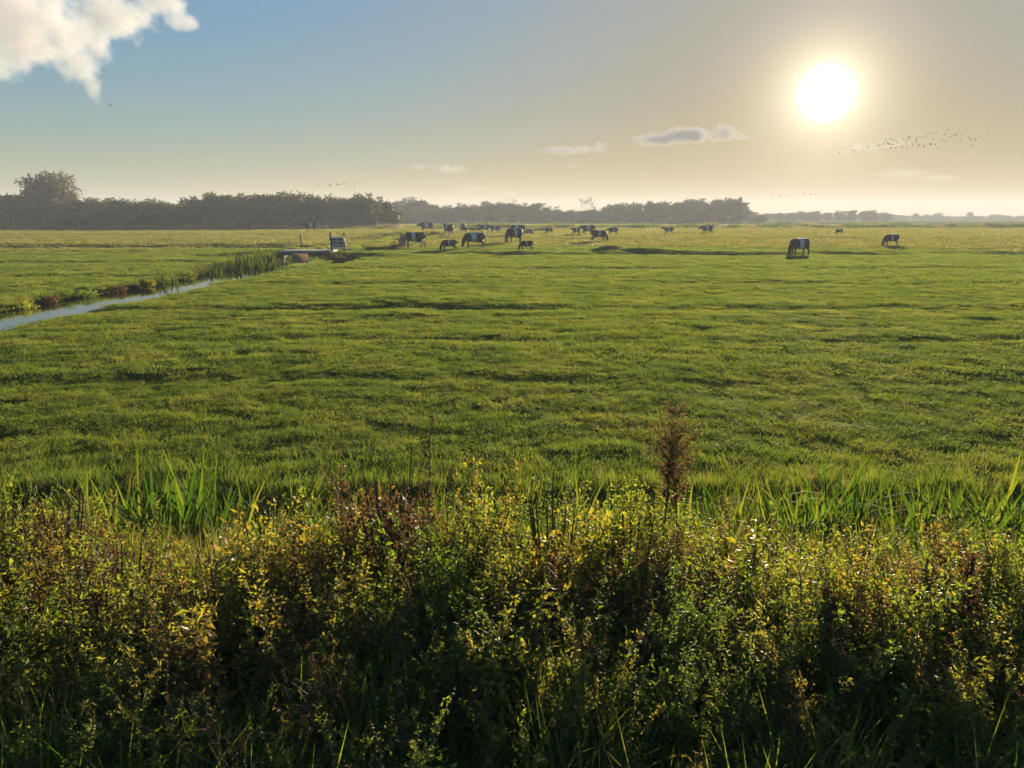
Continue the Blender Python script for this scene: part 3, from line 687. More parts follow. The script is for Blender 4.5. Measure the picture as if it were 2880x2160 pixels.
# u of the body's middle, v of the hooves, height of the back in photo pixels, heading (degrees, 180 = to the left), pose, name, label
HERD = [
 (876, 653.5, 26.5, 180, 'walk', 'cow', 'belted cow walking head-level alone in front of the dark wood'),
 (1200, 653, 29, 183, 'up_low', 'cow', 'broad-belted cow standing on the rise behind the dark bank'),
 (1262, 667, 31, 118, 'up', 'cow', 'black cow seen from behind, head raised, above a grazing calf'),
 (1166, 697.5, 42, 182, 'graze', 'cow', 'big belted cow grazing beside the tan board on the ditch bank'),
 (1263, 705, 31, 186, 'calf_graze', 'calf', 'small narrow-belted calf grazing between two big grazing cows'),
 (1334, 699, 41, 181, 'graze2', 'cow', 'big broad-belted cow grazing with long cow shadows beside her'),
 (1302, 652, 21, 110, 'up', 'cow', 'distant black cow seen from behind above two plain calves'),
 (1306, 654, 12.5, 180, 'plain_calf', 'calf', 'plain dark calf at the tail of the distant cow seen from behind'),
 (1327, 653, 11, 182, 'plain_calf', 'calf', 'plain brown calf in the middle of three small calves'),
 (1345, 653, 11, 150, 'plain_calf', 'calf', 'plain dark calf tucked in front of a distant belted cow'),
 (1364, 655, 21, 184, 'up', 'cow', 'distant belted cow with head up beside the three plain calves'),
 (1392, 656, 20, 176, 'walk', 'cow', 'distant belted cow close behind another belted cow'),
 (1405, 651, 12, 200, 'white', 'cow', 'whitish animal half hidden behind two distant belted cows'),
 (1455, 663, 29, 172, 'graze2', 'cow', 'belted cow partly hidden behind a grazing cow that faces us'),
 (1446, 683, 40, 222, 'graze', 'cow', 'belted cow grazing towards us in front of another cow'),
 (1480, 711, 27, 190, 'calf_graze', 'calf', 'lone narrow-belted calf grazing by the furrow away from the cows'),
 (1487, 658, 9, 170, 'lie', 'calf', 'belted calf lying down right of the paired cows'),
 (1486, 650.5, 7, 160, 'plain_lie', 'calf', 'dark calf lying behind the lying belted calf'),
 (1500, 650, 5.5, 180, 'plain_lie', 'calf', 'small dark calf lying second in the resting row'),
 (1517, 650, 7.5, 10, 'plain_lie', 'calf', 'larger dark calf lying third in the resting row'),
 (1528, 650, 5.5, 180, 'plain_lie', 'calf', 'small dark calf lying at the end of the resting row by the standing calf'),
 (1543, 658, 17.5, 200, 'calf_walk', 'calf', 'belted calf standing at the end of the row of resting calves'),
 (1620, 661, 19, 215, 'calf_up', 'calf', 'belted calf standing before the chest of a belted cow'),
 (1654, 661, 26, 180, 'up_low', 'cow', 'broad-belted cow standing behind the cow that grazes to the right'),
 (1684, 680, 31, 2, 'graze', 'cow', 'belted cow grazing with head to the right above its long shadow'),
 (1724, 662, 21, 205, 'calf_walk', 'calf', 'belted calf standing right of the cow that grazes to the right'),
 (1880, 660, 19, 180, 'calf_up', 'calf', 'belted calf standing alone with head up in the hazy open field'),
 (1988, 658, 22.5, 180, 'walk', 'cow', 'hazy belted cow walking left of the sunlit end of the field'),
 (2246, 716, 47, 205, 'graze2', 'cow', 'large hazy cow with narrow body standing at the furrow, tail hanging'),
 (2360, 660, 15, 190, 'calf_graze', 'calf', 'faint far calf grazing alone in the sunlit haze'),
 (2504, 693, 32, 188, 'calf_graze', 'calf', 'hazy young cow grazing alone in the brightest part of the field'),
]
def place_cow(u, v, hp, head, pose, name, label):
    p = pix(u, v); key = 'walk' if pose == 'up_low' else pose
    me, ears, tail = COWS[key]
    size = hp / F0 * p[1] * 1.02 / (.66 if key in ('lie', 'plain_lie') else 1.3)
    size = float(np.clip(size, .55, 1.22))
    e = empty(name, (p[0], p[1], p[2] + (0.0 if key not in ('lie', 'plain_lie') else -.02)), math.radians(head), size)
    mesh_obj('body', me, e); mesh_obj('tail', tail, e)
    for m in ears: mesh_obj('ear', m, e)
    put(e, label, name, 'cattle grazing in the pasture')
for h in HERD: place_cow(*h)

# ------------------------------------------------------------------ birds
def bird_mesh(k):
    mb = MB(); capsule(mb, (-.16, 0, 0), .035, (.10, 0, .01), .05, 1, 6); capsule(mb, (.10, 0, .02), .035, (.20, 0, .03), .018, 1, 5)
    z = (.26, .05, -.22, .14)[k]
    for s in (-1, 1):
        mb.add([(.08, .03 * s, .02), (-.08, .03 * s, .02), (.02, .22 * s, z * .8), (.12, .22 * s, z * .8), (-.06, .46 * s, z * 1.1), (.09, .03 * s, .032), (.02, .22 * s, z * .8 + .01)], [(0, 1, 2, 3), (3, 2, 4)])
    mb.add([(-.16, -.03, 0), (-.16, .03, 0), (-.28, .05, 0), (-.28, -.05, 0)], [(0, 1, 2, 3)])
    return mb.mesh('bird', solid_mat('bird_plumage_%d' % k, (.015, .013, .012), (.03, .026, .024), 4))
BIRDS = [bird_mesh(k) for k in range(4)]
def bird(u, v, dist, label, group, sc=1.0):
    p = at(u, v, dist); o = mesh_obj('bird', BIRDS[rng.integers(0, 4)])
    o.location = p; o.rotation_euler = (rng.normal(0, .35), rng.normal(0, .2), math.pi + rng.normal(0, .5)); o.scale = (sc,) * 3
    put(o, label, 'bird', group)
FL = [(95, 418), (260, 385), (288, 383), (412, 400), (460, 368), (462, 345), (498, 324), (586, 320), (620, 320), (658, 305), (672, 298), (696, 230), (711, 266), (757, 235), (720, 290), (735, 302), (749, 305), (770, 284), (783, 312), (785, 252), (808, 243), (767, 345), (826, 349), (845, 282), (902, 181), (908, 341), (930, 242), (973, 240), (961, 284), (976, 338), (1003, 205), (1020, 228), (1060, 195), (1035, 297), (1045, 312), (1086, 265), (1090, 248), (1098, 225), (1117, 210), (1097, 293), (1130, 302), (1104, 338), (1178, 218), (1212, 174), (1215, 204), (1245, 208), (1257, 181), (1288, 152), (1323, 169), (1361, 143), (1197, 315), (1192, 338), (1271, 290), (1276, 312), (1302, 235), (1312, 246), (1340, 298), (1406, 231), (1373, 345), (1446, 260), (1468, 271), (1453, 322), (1457, 182), (1477, 170), (1493, 124), (1527, 208), (1568, 182), (1584, 182), (1609, 178), (1573, 267), (1626, 254), (1675, 245), (1660, 282), (1684, 180), (1734, 289), (1783, 224), (1797, 253), (1808, 289), (1820, 326), (1849, 226), (1860, 256), (1911, 203), (2068, 276), (2024, 160)]
for x, y in FL: bird(2340 + x / 4.608, 340 + y / 4.608, rng.uniform(205, 250), 'small dark bird flying in the large loose flock below the sun', 'large flock below the sun', rng.uniform(1.0, 1.45))
for x, y in [(597, 258), (798, 290), (888, 283), (1003, 272), (1158, 280), (1182, 262), (1230, 270), (1197, 307), (1363, 270), (1392, 280), (1428, 262), (1507, 258), (1538, 222), (1613, 245), (1687, 310), (1825, 287), (1852, 233)]:
    bird(800 + x / 9.217, 490 + y / 9.217, rng.uniform(255, 300), 'tiny bird in the thin line of birds over the dark wood', 'line of birds over the dark wood', rng.uniform(1.1, 1.5))
for u, v in [(2172, 554), (2192, 553.5), (2211, 550), (2260, 545), (2279, 548), (2293, 547), (2303, 546), (2194, 572)]:
    bird(u, v, rng.uniform(250, 290), 'tiny bird in the short string of birds under the sun over the hazy wood', 'string of birds over the hazy wood', rng.uniform(1.1, 1.4))
bird(310, 293, 150, 'single dark bird gliding below the tip of the big cloud', None, 1.0)

# ------------------------------------------------------------------ plants along the ditch
def bank_plant(name, u, v, h, w, n, size, mat, label, seed, stems=6, cat='plant', y=None):
    p = pix(u, v, 0, False) if y is None else np.array([ray(u, v)[0] * y, y, gz(ray(u, v)[0] * y, y)])
    e = empty(name, tuple(p)); me = shrub_mesh(seed, h, w, n, size, mat, 0)
    mesh_obj('foliage', me, e); global rng
    keep = rng; rng = np.random.default_rng(seed); mb = MB()
    for k in range(stems):
        a = rng.uniform(0, 6.28); r = w * .3 * rng.uniform(.2, 1)
        mb.tube([(r * .2 * math.cos(a), r * .2 * math.sin(a), -.12), (r * .7 * math.cos(a), r * .7 * math.sin(a), h * .5), (r * math.cos(a), r * math.sin(a), h * rng.uniform(.8, 1.02))], [.012, .009, .003], 4)
    mb.build('stems', M['stem'], e); rng = keep
    put(e, label, cat); return e
REED_BLADES = []
def make_blades():
    for k, (L, w, bend) in enumerate(((1.0, .024, .12), (1.0, .028, .3), (1.0, .020, .55), (1.0, .026, .2), (1.0, .018, .8))):
        mb = MB(); mb.blade((0, 0, 0), (.12, 0, .99), w, bend, 7, 0, np.array([0, 1.0, 0])); REED_BLADES.append(mb.mesh('blade', M['reed']))
make_blades()
def reed_clump(loc, n, h, spread, label, lean=(0, 0), sd=.14, wid=1.0, mat=None, name='reed_clump'):
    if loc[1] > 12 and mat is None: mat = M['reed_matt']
    e = empty(name, loc)
    for k in range(n):
        o = mesh_obj('blade', REED_BLADES[rng.integers(0, 5)], e)
        r = spread * math.sqrt(rng.uniform()); a = rng.uniform(0, 6.28); o.location = (r * math.cos(a), r * math.sin(a) * .7, -.05)
        o.rotation_euler = (rng.normal(lean[1], sd), rng.normal(lean[0], sd), rng.uniform(0, 6.28)); L = h * rng.uniform(.6, 1.15); o.scale = (L, wid * rng.uniform(.7, 1.3), L)
        if mat is not None: o.material_slots[0].link = 'OBJECT'; o.material_slots[0].material = mat
    put(e, label, 'reeds'); return e
def on(u, y): x = ray(u, 700)[0] * y; return (x, y, gz(x, y))
def bank(y, side): x = float(ditch_x(y)) + side * 1.5; return (x, y, max(gz(x, y), WATER_Z - .1))
D = M['dry']
def far_bank(y, h, w, n, size, mat, label, seed, name, side=-1, off=0.0):
    if y < 42: h, off = h * .5, off + .25
    e = bank_plant(name, 0, 900, h, w, n, size, mat, label, seed); q = bank(y, side); e.location = (q[0] - off, q[1], q[2]); return e
far_bank(21.6, 1.5, 1.6, 700, .10, D, 'dark red-brown shrub on the ditch bank at the end of the water', 601, 'russet_shrub')
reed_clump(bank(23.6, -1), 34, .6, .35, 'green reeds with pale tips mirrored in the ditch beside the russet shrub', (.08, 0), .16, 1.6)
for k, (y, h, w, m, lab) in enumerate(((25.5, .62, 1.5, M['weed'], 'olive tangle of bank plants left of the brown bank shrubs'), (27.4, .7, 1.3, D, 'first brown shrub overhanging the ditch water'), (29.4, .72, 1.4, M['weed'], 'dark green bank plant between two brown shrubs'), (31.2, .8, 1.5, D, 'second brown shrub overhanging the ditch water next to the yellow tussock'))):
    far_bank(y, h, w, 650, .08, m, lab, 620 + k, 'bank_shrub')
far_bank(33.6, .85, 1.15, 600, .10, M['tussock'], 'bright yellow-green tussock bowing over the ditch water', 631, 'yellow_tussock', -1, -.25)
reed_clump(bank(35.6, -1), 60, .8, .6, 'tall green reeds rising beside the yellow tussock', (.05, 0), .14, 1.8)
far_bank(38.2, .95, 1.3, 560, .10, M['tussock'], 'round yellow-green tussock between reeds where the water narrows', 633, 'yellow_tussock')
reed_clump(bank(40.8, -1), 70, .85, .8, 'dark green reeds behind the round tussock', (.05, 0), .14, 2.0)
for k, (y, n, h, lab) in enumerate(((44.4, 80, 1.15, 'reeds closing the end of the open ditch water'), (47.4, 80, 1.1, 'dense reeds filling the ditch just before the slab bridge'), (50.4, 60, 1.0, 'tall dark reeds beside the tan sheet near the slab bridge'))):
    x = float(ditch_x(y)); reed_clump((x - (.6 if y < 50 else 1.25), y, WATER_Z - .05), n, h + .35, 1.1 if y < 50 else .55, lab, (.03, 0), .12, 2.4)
    if y < 50: reed_clump((x + .6, y + 1, WATER_Z), n // 2, h * .55, .7, 'shorter ' + lab, (.03, 0), .15, 2.2)
far_bank(54.6, .45, 1.0, 420, .08, D, 'withered brown tuft below the corner of the slab bridge', 641, 'withered_tuft', 1, -1.3)
bank_plant('darkening_weeds', 0, 900, .75, 1.7, 700, .07, M['tree'], 'dark weeds added to darken the gap under the end of the slab bridge by the gate', 643).location = (-13.2, 55.4, -.25)  # dark-leaved clump added to darken the bright gap beside the sheet
far_bank(47.2, .3, 1.3, 420, .08, M['weed'], 'green nettle tuft below the tan sheet at the bridge', 642, 'nettle_tuft', 1, -.6)
UP = [('grey-green weed clump on the bank just past the leaning gate', 61, M['weed']), ('withered weed clump on the bank past the gate', 63.5, D), ('dark green weed clump midway along the upper bank', 64.5, M['weed']), ('brown weed clump on the upper bank nearing the big cow', 67.5, D), ('leafy weed clump before the tan board by the big cow', 70.5, M['weed']), ('dry weed clump at the muzzle of the big grazing cow', 69.0, D)]
for k, (lab, y, m) in enumerate(UP):
    far_bank(y, .8, 2.0, 520, .13, m, lab, 650 + k, 'weed_clump', 1, .6 if k < 5 else -1.6)

def rough_growth():
    """rank grass along the banks, both ditches"""
    pts = []
    for side in (-1, 1):
        y = rng.uniform(8, 98, 1500); x = ditch_x(y) + side * (ditch_half(y) + rng.uniform(.35, 1.1, 1500)); pts.append(np.stack([x, y], -1))
    P = np.vstack(pts); x, y = P[:, 0], P[:, 1]; ok = ~((np.abs(y - 57.1) < 1.6)) & ~((x > ditch_x(y)) & (y < 44) & (rng.uniform(size=len(y)) < .5)); x, y = x[ok], y[ok]; z = np.maximum(ground(x, y), WATER_Z - .05); k = len(x)
    s = rng.uniform(.6, 1.25, k) * np.where((x > ditch_x(y)) & (y < 44), .25, np.where((y < 44), .55, np.where((x > ditch_x(y)) & (y < 60), .5, 1.0))); me = [reed_patch(700 + q, .28, 55, .42, .016, M['grass']) for q in range(4)] + [reed_patch(705, .28, 50, .45, .015, M['straw'])]
    scatter('bank_grass', np.stack([x, y, z], -1), np.stack([np.zeros(k), np.zeros(k), rng.uniform(0, 6.28, k)], -1), np.stack([s, s, s], -1), rng.choice(5, k, p=[.24, .24, .24, .24, .04]).astype(np.int32), me, 'rank grass fringing both banks of the ditch', 'grass')
rough_growth()

# ------------------------------------------------------------------ rank growth below the railway
def weed_mesh(seed, h, kind):
    global rng
    keep = rng; rng = np.random.default_rng(seed); mb = MB()
    if kind == 'leafy':
        ns, sp, ll = 3, .042, .058
    elif kind == 'fine':
        ns, sp, ll = 6, .023, .031
    elif kind == 'broad':
        ns, sp, ll = 5, .07, .075
    elif kind == 'seed':
        ns, sp, ll = 3, .016, .013
    else:
        ns, sp, ll = 5, .036, .030
    for _ in range(ns):
        a = rng.uniform(0, 6.28); lean = rng.uniform(.05, .35); H = h * rng.uniform(.65, 1.05)
        base = rng.normal(0, .04, 2); pts = [np.array([base[0] + math.cos(a) * lean * t * t * H, base[1] + math.sin(a) * lean * t * t * H, t * H]) for t in np.linspace(0, 1, 6)]
        mb.tube(pts, [.0045, .004, .0035, .003, .002, .001], 3, 1, False)
        def P(t): q = t * 5; i = min(4, int(q)); return pts[i] * (1 - (q - i)) + pts[i + 1] * (q - i)
        t = .18 if kind != 'seed' else .62
        while t < 1.0:
            for s in range(2):
                b = rng.uniform(0, 6.28); L = ll * (1.25 - .6 * t) * rng.uniform(.7, 1.3)
                d = np.array([math.cos(b), math.sin(b), rng.uniform(-.35, .55)]) * L
                mb.leaf(P(t), d, L * (.5 if kind != 'dry' else .35), (0, 0, 1) if rng.uniform() < .5 else None, 0, .3)
            if rng.uniform() < (.55 if kind != 'dry' else .4) and t > .3:
                b = rng.uniform(0, 6.28); BL = h * rng.uniform(.08, .22) * (1.3 - t); d = np.array([math.cos(b), math.sin(b), rng.uniform(.2, 1.1)]); d = d / np.linalg.norm(d) * BL; p0 = P(t)
                mb.tube([p0, p0 + d], [.002, .001], 3, 1, False)
                for q in range(5 if kind == 'fine' else 4):
                    f = (q + 1) / 5; L = ll * .75 * rng.uniform(.6, 1.2); mb.leaf(p0 + d * f, rng.normal(size=3) * L * .7, L * .5)
            t += sp / H * rng.uniform(.7, 1.4)
    rng = keep
    return mb.mesh('weed', [M['dry'] if kind in ('dry', 'seed') else M['weed'], M['stem']])
def canopy(x, y):
    prof = np.interp(y, [1.2, 1.8, 2.3, 2.8, 3.4, 4.0, 4.7, 5.3, 5.9, 6.4], [.08, .12, .24, .48, .70, .86, .98, .92, .55, .3])
    side = 1 + .02 * np.exp(-((x + .5) / 1.5) ** 2) - .42 * np.exp(-((x + 2.3) / .8) ** 2) * sstep(4.0, 4.6, y) - .32 * sstep(1.2, 2.1, x) * sstep(4.2, 4.8, y) + .16 * sstep(1.0, 2.0, x) * (1 - sstep(3.2, 4.2, y))
    return prof * side * (1 + .30 * fbm(x / .95, y / .8, 141, 2))
def weeds():
    n = 2700; x = rng.uniform(-8.5, 8.5, n); y = rng.uniform(1.3, 6.2, n)
    h = canopy(x, y) * rng.uniform(.75, 1.15, n)
    kinds = ['leafy'] * 3 + ['fine'] * 5 + ['dry'] * 3 + ['broad'] * 2 + ['seed'] * 2
    me = [weed_mesh(800 + k, .8, kd) for k, kd in enumerate(kinds)]
    dn = fbm(x / 1.2, y / 1.0, 151, 2); rd = rng.uniform(size=n)
    pick = np.where((dn + .5 * (rd - .5)) > .55, rng.integers(8, 11, n), np.where(rd < .28, rng.integers(0, 3, n), rng.integers(3, 8, n))).astype(np.int32)
    odd = rng.uniform(size=n); pick = np.where(odd < .07, rng.integers(11, 13, n), np.where(odd > .955, rng.integers(13, 15, n), pick)).astype(np.int32)
    h = np.where(odd > .955, h * 1.25, np.where(odd < .07, h * .7, h))
    s = h / .8; wd = np.clip(s, .6, 1.1)
    scatter('trackside_weeds', np.stack([x, y, ground(x, y) - .02], -1), np.stack([rng.normal(0, .10, n), rng.normal(0, .10, n), rng.uniform(0, 6.28, n)], -1), np.stack([wd, wd, s], -1), pick, me, 'dense tangle of green and withered weeds on the railway bank', 'weeds')
    # long grass among them and along the trackside ditch
    n = 3200; x = rng.uniform(-9, 9, n); y = np.concatenate([rng.uniform(5.4, 7.9, n * 2 // 3), rng.uniform(2, 5.6, n - n * 2 // 3)]); s = rng.uniform(.6, 1.2, n) * np.where(y > 7.5, .45, 1.0)
    me = [reed_patch(720 + k, .16, 34, .55, .009, M['grass']) for k in range(4)] + [reed_patch(726, .14, 14, .6, .006, M['straw'])]
    scatter('bank_long_grass', np.stack([x, y, np.maximum(ground(x, y), -.5)], -1), np.stack([rng.normal(0, .08, n), rng.normal(.08, .1, n), rng.uniform(0, 6.28, n)], -1), np.stack([s, s, s], -1), rng.choice(5, n, p=[.23, .23, .23, .23, .08]).astype(np.int32), me, 'long grass growing in and behind the railway bank weeds', 'grass')
weeds()
# reed clumps of the trackside ditch
RC = [(330, 6.35, 46, 1.0, .42, 'broad-bladed reed clump in the gap of the weeds, leaning left', (-.12, 0)), (470, 6.5, 46, 1.05, .40, 'second broad-bladed reed clump with shining blades in the weed gap', (-.1, 0)), (650, 6.9, 22, .85, .4, 'thin reed clump at the edge of the pasture beside the weed gap', (-.05, 0)),
      (1290, 6.2, 42, .95, .34, 'upright light green reed clump behind the rust-coloured bush', (0, 0)), (1700, 6.5, 30, .85, .4, 'small reed clump left of the tall brown mugwort', (.05, 0)), (2010, 6.6, 28, .8, .35, 'low reed clump right of the tall brown mugwort', (.0, 0)),
      (2180, 6.4, 40, .9, .4, 'bright green reed clump above the yellow-leaved sapling', (0, 0)), (2330, 6.7, 34, 1.05, .35, 'reed clump with two tall pointed blades over the hollow', (0, 0)), (2480, 6.4, 50, .9, .5, 'sunlit reed clump with bent blades over the hollow', (.1, 0)), (2600, 6.5, 46, 1.0, .45, 'reed clump with one long upright blade beside the dark reed mass', (.1, 0)), (2760, 6.1, 70, 1.05, .5, 'dense dark reed mass bending over the hollow', (.18, 0)), (2900, 6.4, 60, 1.15, .5, 'dense dark reed mass at the far end of the trackside ditch', (.1, 0))]
for u, y, n, h, sp, lab, ln in RC:
    x = ray(u, 1350)[0] * y; reed_clump((x, y, max(gz(x, y), -.48)), int(n * 1.5), h + .15, sp, lab, ln, .17, 1.35)
for k, (u, y, lab) in enumerate(((2600, 5.9, 'brown dead reed blades bending over the dark reed mass'), (430, 5.9, 'brown dead blades among the broad reeds'))):
    x = ray(u, 1350)[0] * y; reed_clump((x, y, max(gz(x, y), -.3)), 7, .8, .5, lab, (.2, 0), .35, .5, M['mugwort'], 'dead_reeds')
# single plants that stand out of the tangle
def stalk_plant(name, u, vtop, y, label, mat, plume, leaf, n, lean=.03, seed=1, stems=1, r=.007, low=.35):
    global rng
    x = ray(u, vtop)[0] * y; z0 = gz(x, y); h = CAM_H + ray(u, vtop)[2] * y - z0
    keep = rng; rng = np.random.default_rng(seed); e = empty(name, (x, y, z0)); st = MB(); fo = MB(); br = MB()
    for s in range(stems):
        ox = rng.normal(0, .03, 2) if s else np.zeros(2); hh = h * (1 if s == 0 else rng.uniform(.7, .95)); ln = lean + (rng.normal(0, .08) if s else 0)
        pts = [np.array([ox[0] - ln * hh * (1 - t), ox[1], t * hh]) for t in np.linspace(0, 1, 7)]; st.tube(pts, [r, r, r * .9, r * .8, r * .6, r * .4, r * .2], 6)
        for k in range(n // stems):
            t = rng.uniform(low, 1.0); i = min(5, int(t * 6)); p0 = pts[i] + (pts[i + 1] - pts[i]) * (t * 6 - i); a = rng.uniform(0, 6.28)
            BL = plume * (1.15 - t if plume < .16 else max(.25, 1.25 - 9 * (t - .84) ** 2 * 3)) * rng.uniform(.3, 1.15) + .02; d = np.array([math.cos(a) * .8, math.sin(a) * .8, rng.uniform(.3, 1.0)]) * BL
            br.tube([p0, p0 + d], [r * .3, r * .12], 3, 0, False)
            for q in range(7): L = leaf * rng.uniform(.5, 1.3); fo.leaf(p0 + d * rng.uniform(.2, 1.05), rng.normal(size=3) * L * .6, L * .55)
    st.build('stem', M['stem'], e); br.build('side_branches', M['stem'], e); fo.build('foliage', mat, e); rng = keep
    put(e, label, 'plant'); return e
stalk_plant('mugwort', 1895, 1148, 5.0, 'tall brown bushy-topped mugwort rising out of the weeds against the pasture', M['mugwort'],   .17, .024, 260, .03, 31, 4, .006, .66)
stalk_plant('dry_stalk', 1212, 1165, 4.7, 'thin dark seed stalk standing alone above the weeds', D, .06, .022, 40, .05, 32, 1, .006, .45)
stalk_plant('dry_stalk', 955, 1250, 4.8, 'short dark withered stalk left of the rust-coloured bush', D, .07, .025, 40, .02, 33, 1, .006, .4)
stalk_plant('dock', 2320, 1640, 3.6, 'dark reddish dock stalk sunk among bright green weeds', D, .10, .03, 90, -.06, 34, 2, .008, .25)
stalk_plant('dock', 2735, 1560, 3.8, 'rust-brown dock stalk beside the hollow under the dark reeds', D, .10, .03, 90, -.05, 35, 2, .008, .25)
stalk_plant('dock', 2610, 1580, 3.9, 'reddish withered dock beside the rust-brown dock stalk', D, .12, .03, 80, .05, 36, 2, .007, .2)
stalk_plant('pale_stalk', 580, 1510, 4.3, 'pale broken stem leaning in the brown patch below the reeds', M['straw'], .04, .03, 24, -.05, 37, 2, .008, .4)
stalk_plant('mugwort', 1560, 1560, 4.0, 'brown mugwort top in the middle of the green weeds', D, .14, .03, 80, .02, 38, 2, .006, .4)
def fg_bush(name, u, vtop, y, w, n, size, mat, lab, seed):
    x = ray(u, vtop)[0] * y; z0 = gz(x, y); h = CAM_H + ray(u, vtop)[2] * y - z0
    e = bank_plant(name, 0, 900, h, w, n, size, mat, lab, seed, 9, 'bush'); e.location = (x, y, z0)
fg_bush('rust_bush', 1090, 1262, 4.9, .85, 1500, .035, D, 'rust-coloured bush crowning the middle of the weeds', 901)
fg_bush('brown_bush', 290, 1540, 4.2, 1.1, 1600, .03, D, 'broad brown withered bush below the broad-bladed reeds', 902)
fg_bush('brown_bush', 130, 1365, 5.0, .9, 1100, .032, D, 'brown withered bush beside the ditch edge left of the reeds', 903)
fg_bush('brown_bush', 1780, 1430, 4.6, .8, 1200, .032, D, 'brown withered bush below the tall mugwort', 904)
fg_bush('green_bush', 760, 1380, 4.7, 1.0, 1600, .034, M['weed'], 'leafy green bush between the reeds and the rust-coloured bush', 905)
fg_bush('green_bush', 1560, 1370, 4.7, 1.0, 1600, .034, M['weed'], 'leafy green bush between the rust-coloured bush and the mugwort', 906)
def sapling():
    u, vt, y = 2120, 1470, 4.4; x = ray(u, vt)[0] * y; z0 = gz(x, y); h = CAM_H + ray(u, vt)[2] * y - z0
    e = empty('yellow_sapling', (x, y, z0)); mb = MB(); mb.tube([(0, 0, 0), (.01, 0, h * .5), (.03, 0, h)], [.008, .006, .002], 5); mb.build('stem', M['stem'], e)
    mb = MB(); mb.leaf((0, 0, 0), (1, 0, 0), .42, (0, 0, 1), 0, .25); lf = mb.mesh('leaf', M['yellow'])
    for k in range(60):
        o = mesh_obj('leaf', lf, e); t = rng.uniform(.5, 1.0); a = rng.uniform(0, 6.28); r = rng.uniform(0, .16) * (1.2 - t) * 2
        o.location = (.03 * t + r * math.cos(a), r * math.sin(a), h * t); o.rotation_euler = (rng.normal(0, .5), rng.normal(.1, .5), a); L = rng.uniform(.05, .10); o.scale = (L, L, L)
    put(e, 'small sapling with bright yellow pointed leaves in the weeds', 'sapling')
sapling()

# ------------------------------------------------------------------ clouds
def cloud(name, blobs, dist, dens, label, res=(110, 40, 60), nscale=2.2, amp=.9, thick=1.0, gain=3.0, seed=0.0, g=.0):
    """blobs: photo u, v, half width, half height; a real volume of droplets at its own distance"""
    us = [b[0] for b in blobs]; vs = [b[1] for b in blobs]; c = at(np.mean(us), np.mean(vs), dist)
    k = dist / F0; e = []
    for u, v, a, b in blobs: q = at(u, v, dist) - c; e.append((q[0], q[2], a * k, b * k))
    x0 = min(p[0] - p[2] * 1.8 for p in e); x1 = max(p[0] + p[2] * 1.8 for p in e); z0 = min(p[1] - p[3] * 1.8 for p in e); z1 = max(p[1] + p[3] * 1.8 for p in e)
    dy = max(max(p[2], p[3]) * .8 for p in e) * 1.8 * thick
    big = max(z1 - z0, (x1 - x0) * .5)
    def field(q, pos):
        f = None
        for X, Z, a, b in e:
            u = q.n('ShaderNodeVectorMath', operation='SUBTRACT'); q.link(pos, u.inputs[0]); u.inputs[1].default_value = (X, 0, Z)
            d = q.n('ShaderNodeVectorMath', operation='DIVIDE'); q.link(u.outputs[0], d.inputs[0]); d.inputs[1].default_value = (a, max(a * .8, b * .8) * thick, b)
            l = q.n('ShaderNodeVectorMath', operation='LENGTH'); q.link(d.outputs[0], l.inputs[0]); g = q.math('SUBTRACT', 1.0, l.outputs['Value'])
            f = g if f is None else q.math('MAXIMUM', f, g)
        off = q.n('ShaderNodeVectorMath', operation='ADD'); q.link(pos, off.inputs[0]); off.inputs[1].default_value = (seed * 1000, 0, 0)
        nz = q.noise(nscale / big, 5, off.outputs[0], .62)
        f = q.math('ADD', f, q.math('MULTIPLY', q.math('SUBTRACT', nz, .55), amp * 2))
        return q.math('MULTIPLY', f, gain, True)
    # a closed hull round the droplets, then the droplets themselves as a volume in it
    o = mesh_obj(name, bpy.data.meshes.new(name))
    ng = bpy.data.node_groups.new(name + '_hull', 'GeometryNodeTree'); ng.interface.new_socket('Geometry', in_out='INPUT', socket_type='NodeSocketGeometry'); ng.interface.new_socket('Geometry', in_out='OUTPUT', socket_type='NodeSocketGeometry')
    q = NT(ng); N = ng.nodes; L = ng.links
    go = N.new('NodeGroupOutput'); vc = N.new('GeometryNodeVolumeCube'); vm = N.new('GeometryNodeVolumeToMesh'); vm.inputs['Threshold'].default_value = .03
    L.new(field(q, N.new('GeometryNodeInputPosition').outputs[0]), vc.inputs['Density']); vc.inputs['Min'].default_value = (x0, -dy, z0); vc.inputs['Max'].default_value = (x1, dy, z1)
    for nm, r in zip(('Resolution X', 'Resolution Y', 'Resolution Z'), res): vc.inputs[nm].default_value = r
    L.new(vc.outputs[0], vm.inputs[0]); L.new(vm.outputs[0], go.inputs[0])
    md = o.modifiers.new('hull', 'NODES'); md.node_group = ng
    dg = bpy.context.evaluated_depsgraph_get(); dg.update(); me = bpy.data.meshes.new_from_object(o.evaluated_get(dg))
    bpy.data.objects.remove(o); bpy.data.node_groups.remove(ng)
    m, t = newmat(name); q = NT(t); v = q.n('ShaderNodeVolumePrincipled'); v.inputs['Color'].default_value = (.78, .79, .82, 1); v.inputs['Anisotropy'].default_value = g
    q.link(q.math('MULTIPLY', field(q, q.n('ShaderNodeTexCoord').outputs['Object']), dens), v.inputs['Density'])
    q.link(v.outputs[0], q.n('ShaderNodeOutputMaterial').inputs['Volume'])
    me.materials.clear(); me.materials.append(m); me.name = name
    o = mesh_obj(name, me); o.location = c; put(o, label, 'cloud')
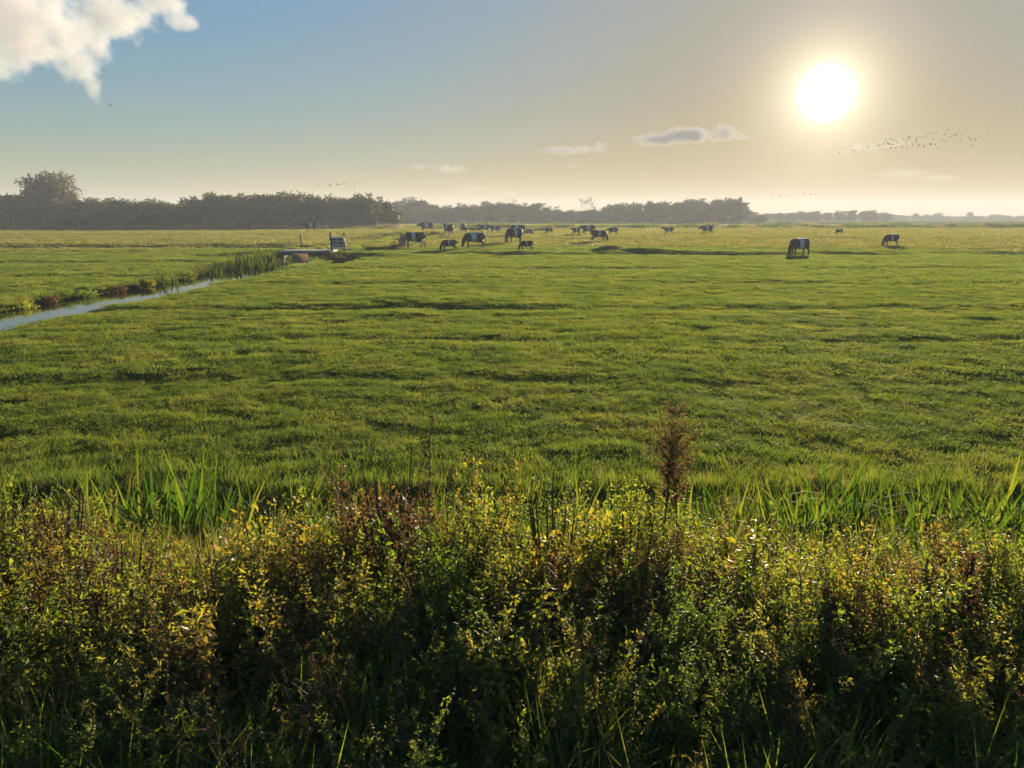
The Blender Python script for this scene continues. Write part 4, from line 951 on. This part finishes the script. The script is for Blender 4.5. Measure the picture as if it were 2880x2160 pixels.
cloud('cumulus_cloud', [(40, 50, 200, 120), (200, 90, 120, 95), (215, 180, 66, 80), (262, 245, 26, 48), (330, 45, 130, 70), (440, 10, 90, 46), (505, 62, 60, 22), (15, 170, 80, 60)], 5200, .0055, 'large pale grey cumulus with a tail pointing down and cream edges', (190, 64, 120), 7.0, 1.2, .8, 1.9, 1.3, .1)
cloud('flat_cloud', [(1850, 392, 80, 18), (1930, 382, 95, 24), (2038, 375, 48, 28), (2085, 386, 22, 12)], 9000, .011, 'long flat cloud with a puffed end, left of the sun', (120, 40, 50), 6.0, .9, .8, 1.8, 2.7, -.25)
cloud('small_cloud', [(1580, 424, 64, 13), (1640, 420, 40, 14), (1690, 413, 26, 19)], 9500, .007, 'small flat cloud next to the long flat cloud', (100, 30, 40), 6.0, .9, .8, 1.8, 4.1, -.25)
cloud('cloudlet', [(1265, 475, 50, 14), (1180, 470, 26, 9)], 11000, .004, 'small faint cloudlet over the end of the dark wood', (80, 30, 30), 6.0, .9, .8, 1.5, 5.2, -.2)
cloud('thin_cloud', [(2430, 415, 70, 18), (2500, 408, 60, 15), (2380, 428, 30, 12)], 9800, .0012, 'thin ragged cloud behind the large flock of birds', (100, 30, 40), 6.0, 1.0, .8, 1.5, 6.4, -.1)
cloud('thin_cloud', [(2540, 488, 100, 18), (2640, 500, 80, 11)], 11500, .0008, 'thin flat cloud veil below the large flock of birds', (100, 30, 30), 6.0, 1.0, .8, 1.5, 7.9, -.1)
cloud('cloudlet', [(1615, 465, 26, 10)], 10000, .0012, 'tiny slanting cloudlet below the small flat cloud', (60, 30, 30), 5.0, .9, .8, 1.5, 9.2, -.2)
cloud('thin_cloud', [(1310, 530, 90, 18), (1420, 545, 60, 12)], 12500, .0004, 'very faint cloud arc just above the hazy wood', (90, 30, 30), 6.0, 1.0, .8, 1.5, 3.3, -.1)

# ------------------------------------------------------------------ haze
def build_haze():
    mb = MB(); mb.box((0, 0, 15.5), (3300, 3300, 37))
    m, t = newmat('haze'); q = NT(t)
    v = q.n('ShaderNodeVolumePrincipled'); v.inputs['Color'].default_value = (.47, .53, .64, 1); v.inputs['Density'].default_value = 0.00070
    v.inputs['Anisotropy'].default_value = 0.19
    q.link(v.outputs[0], q.n('ShaderNodeOutputMaterial').inputs['Volume'])
    put(mb.build('haze', m), 'pale morning haze lying over the whole pasture', 'haze', None, 'stuff')
build_haze()
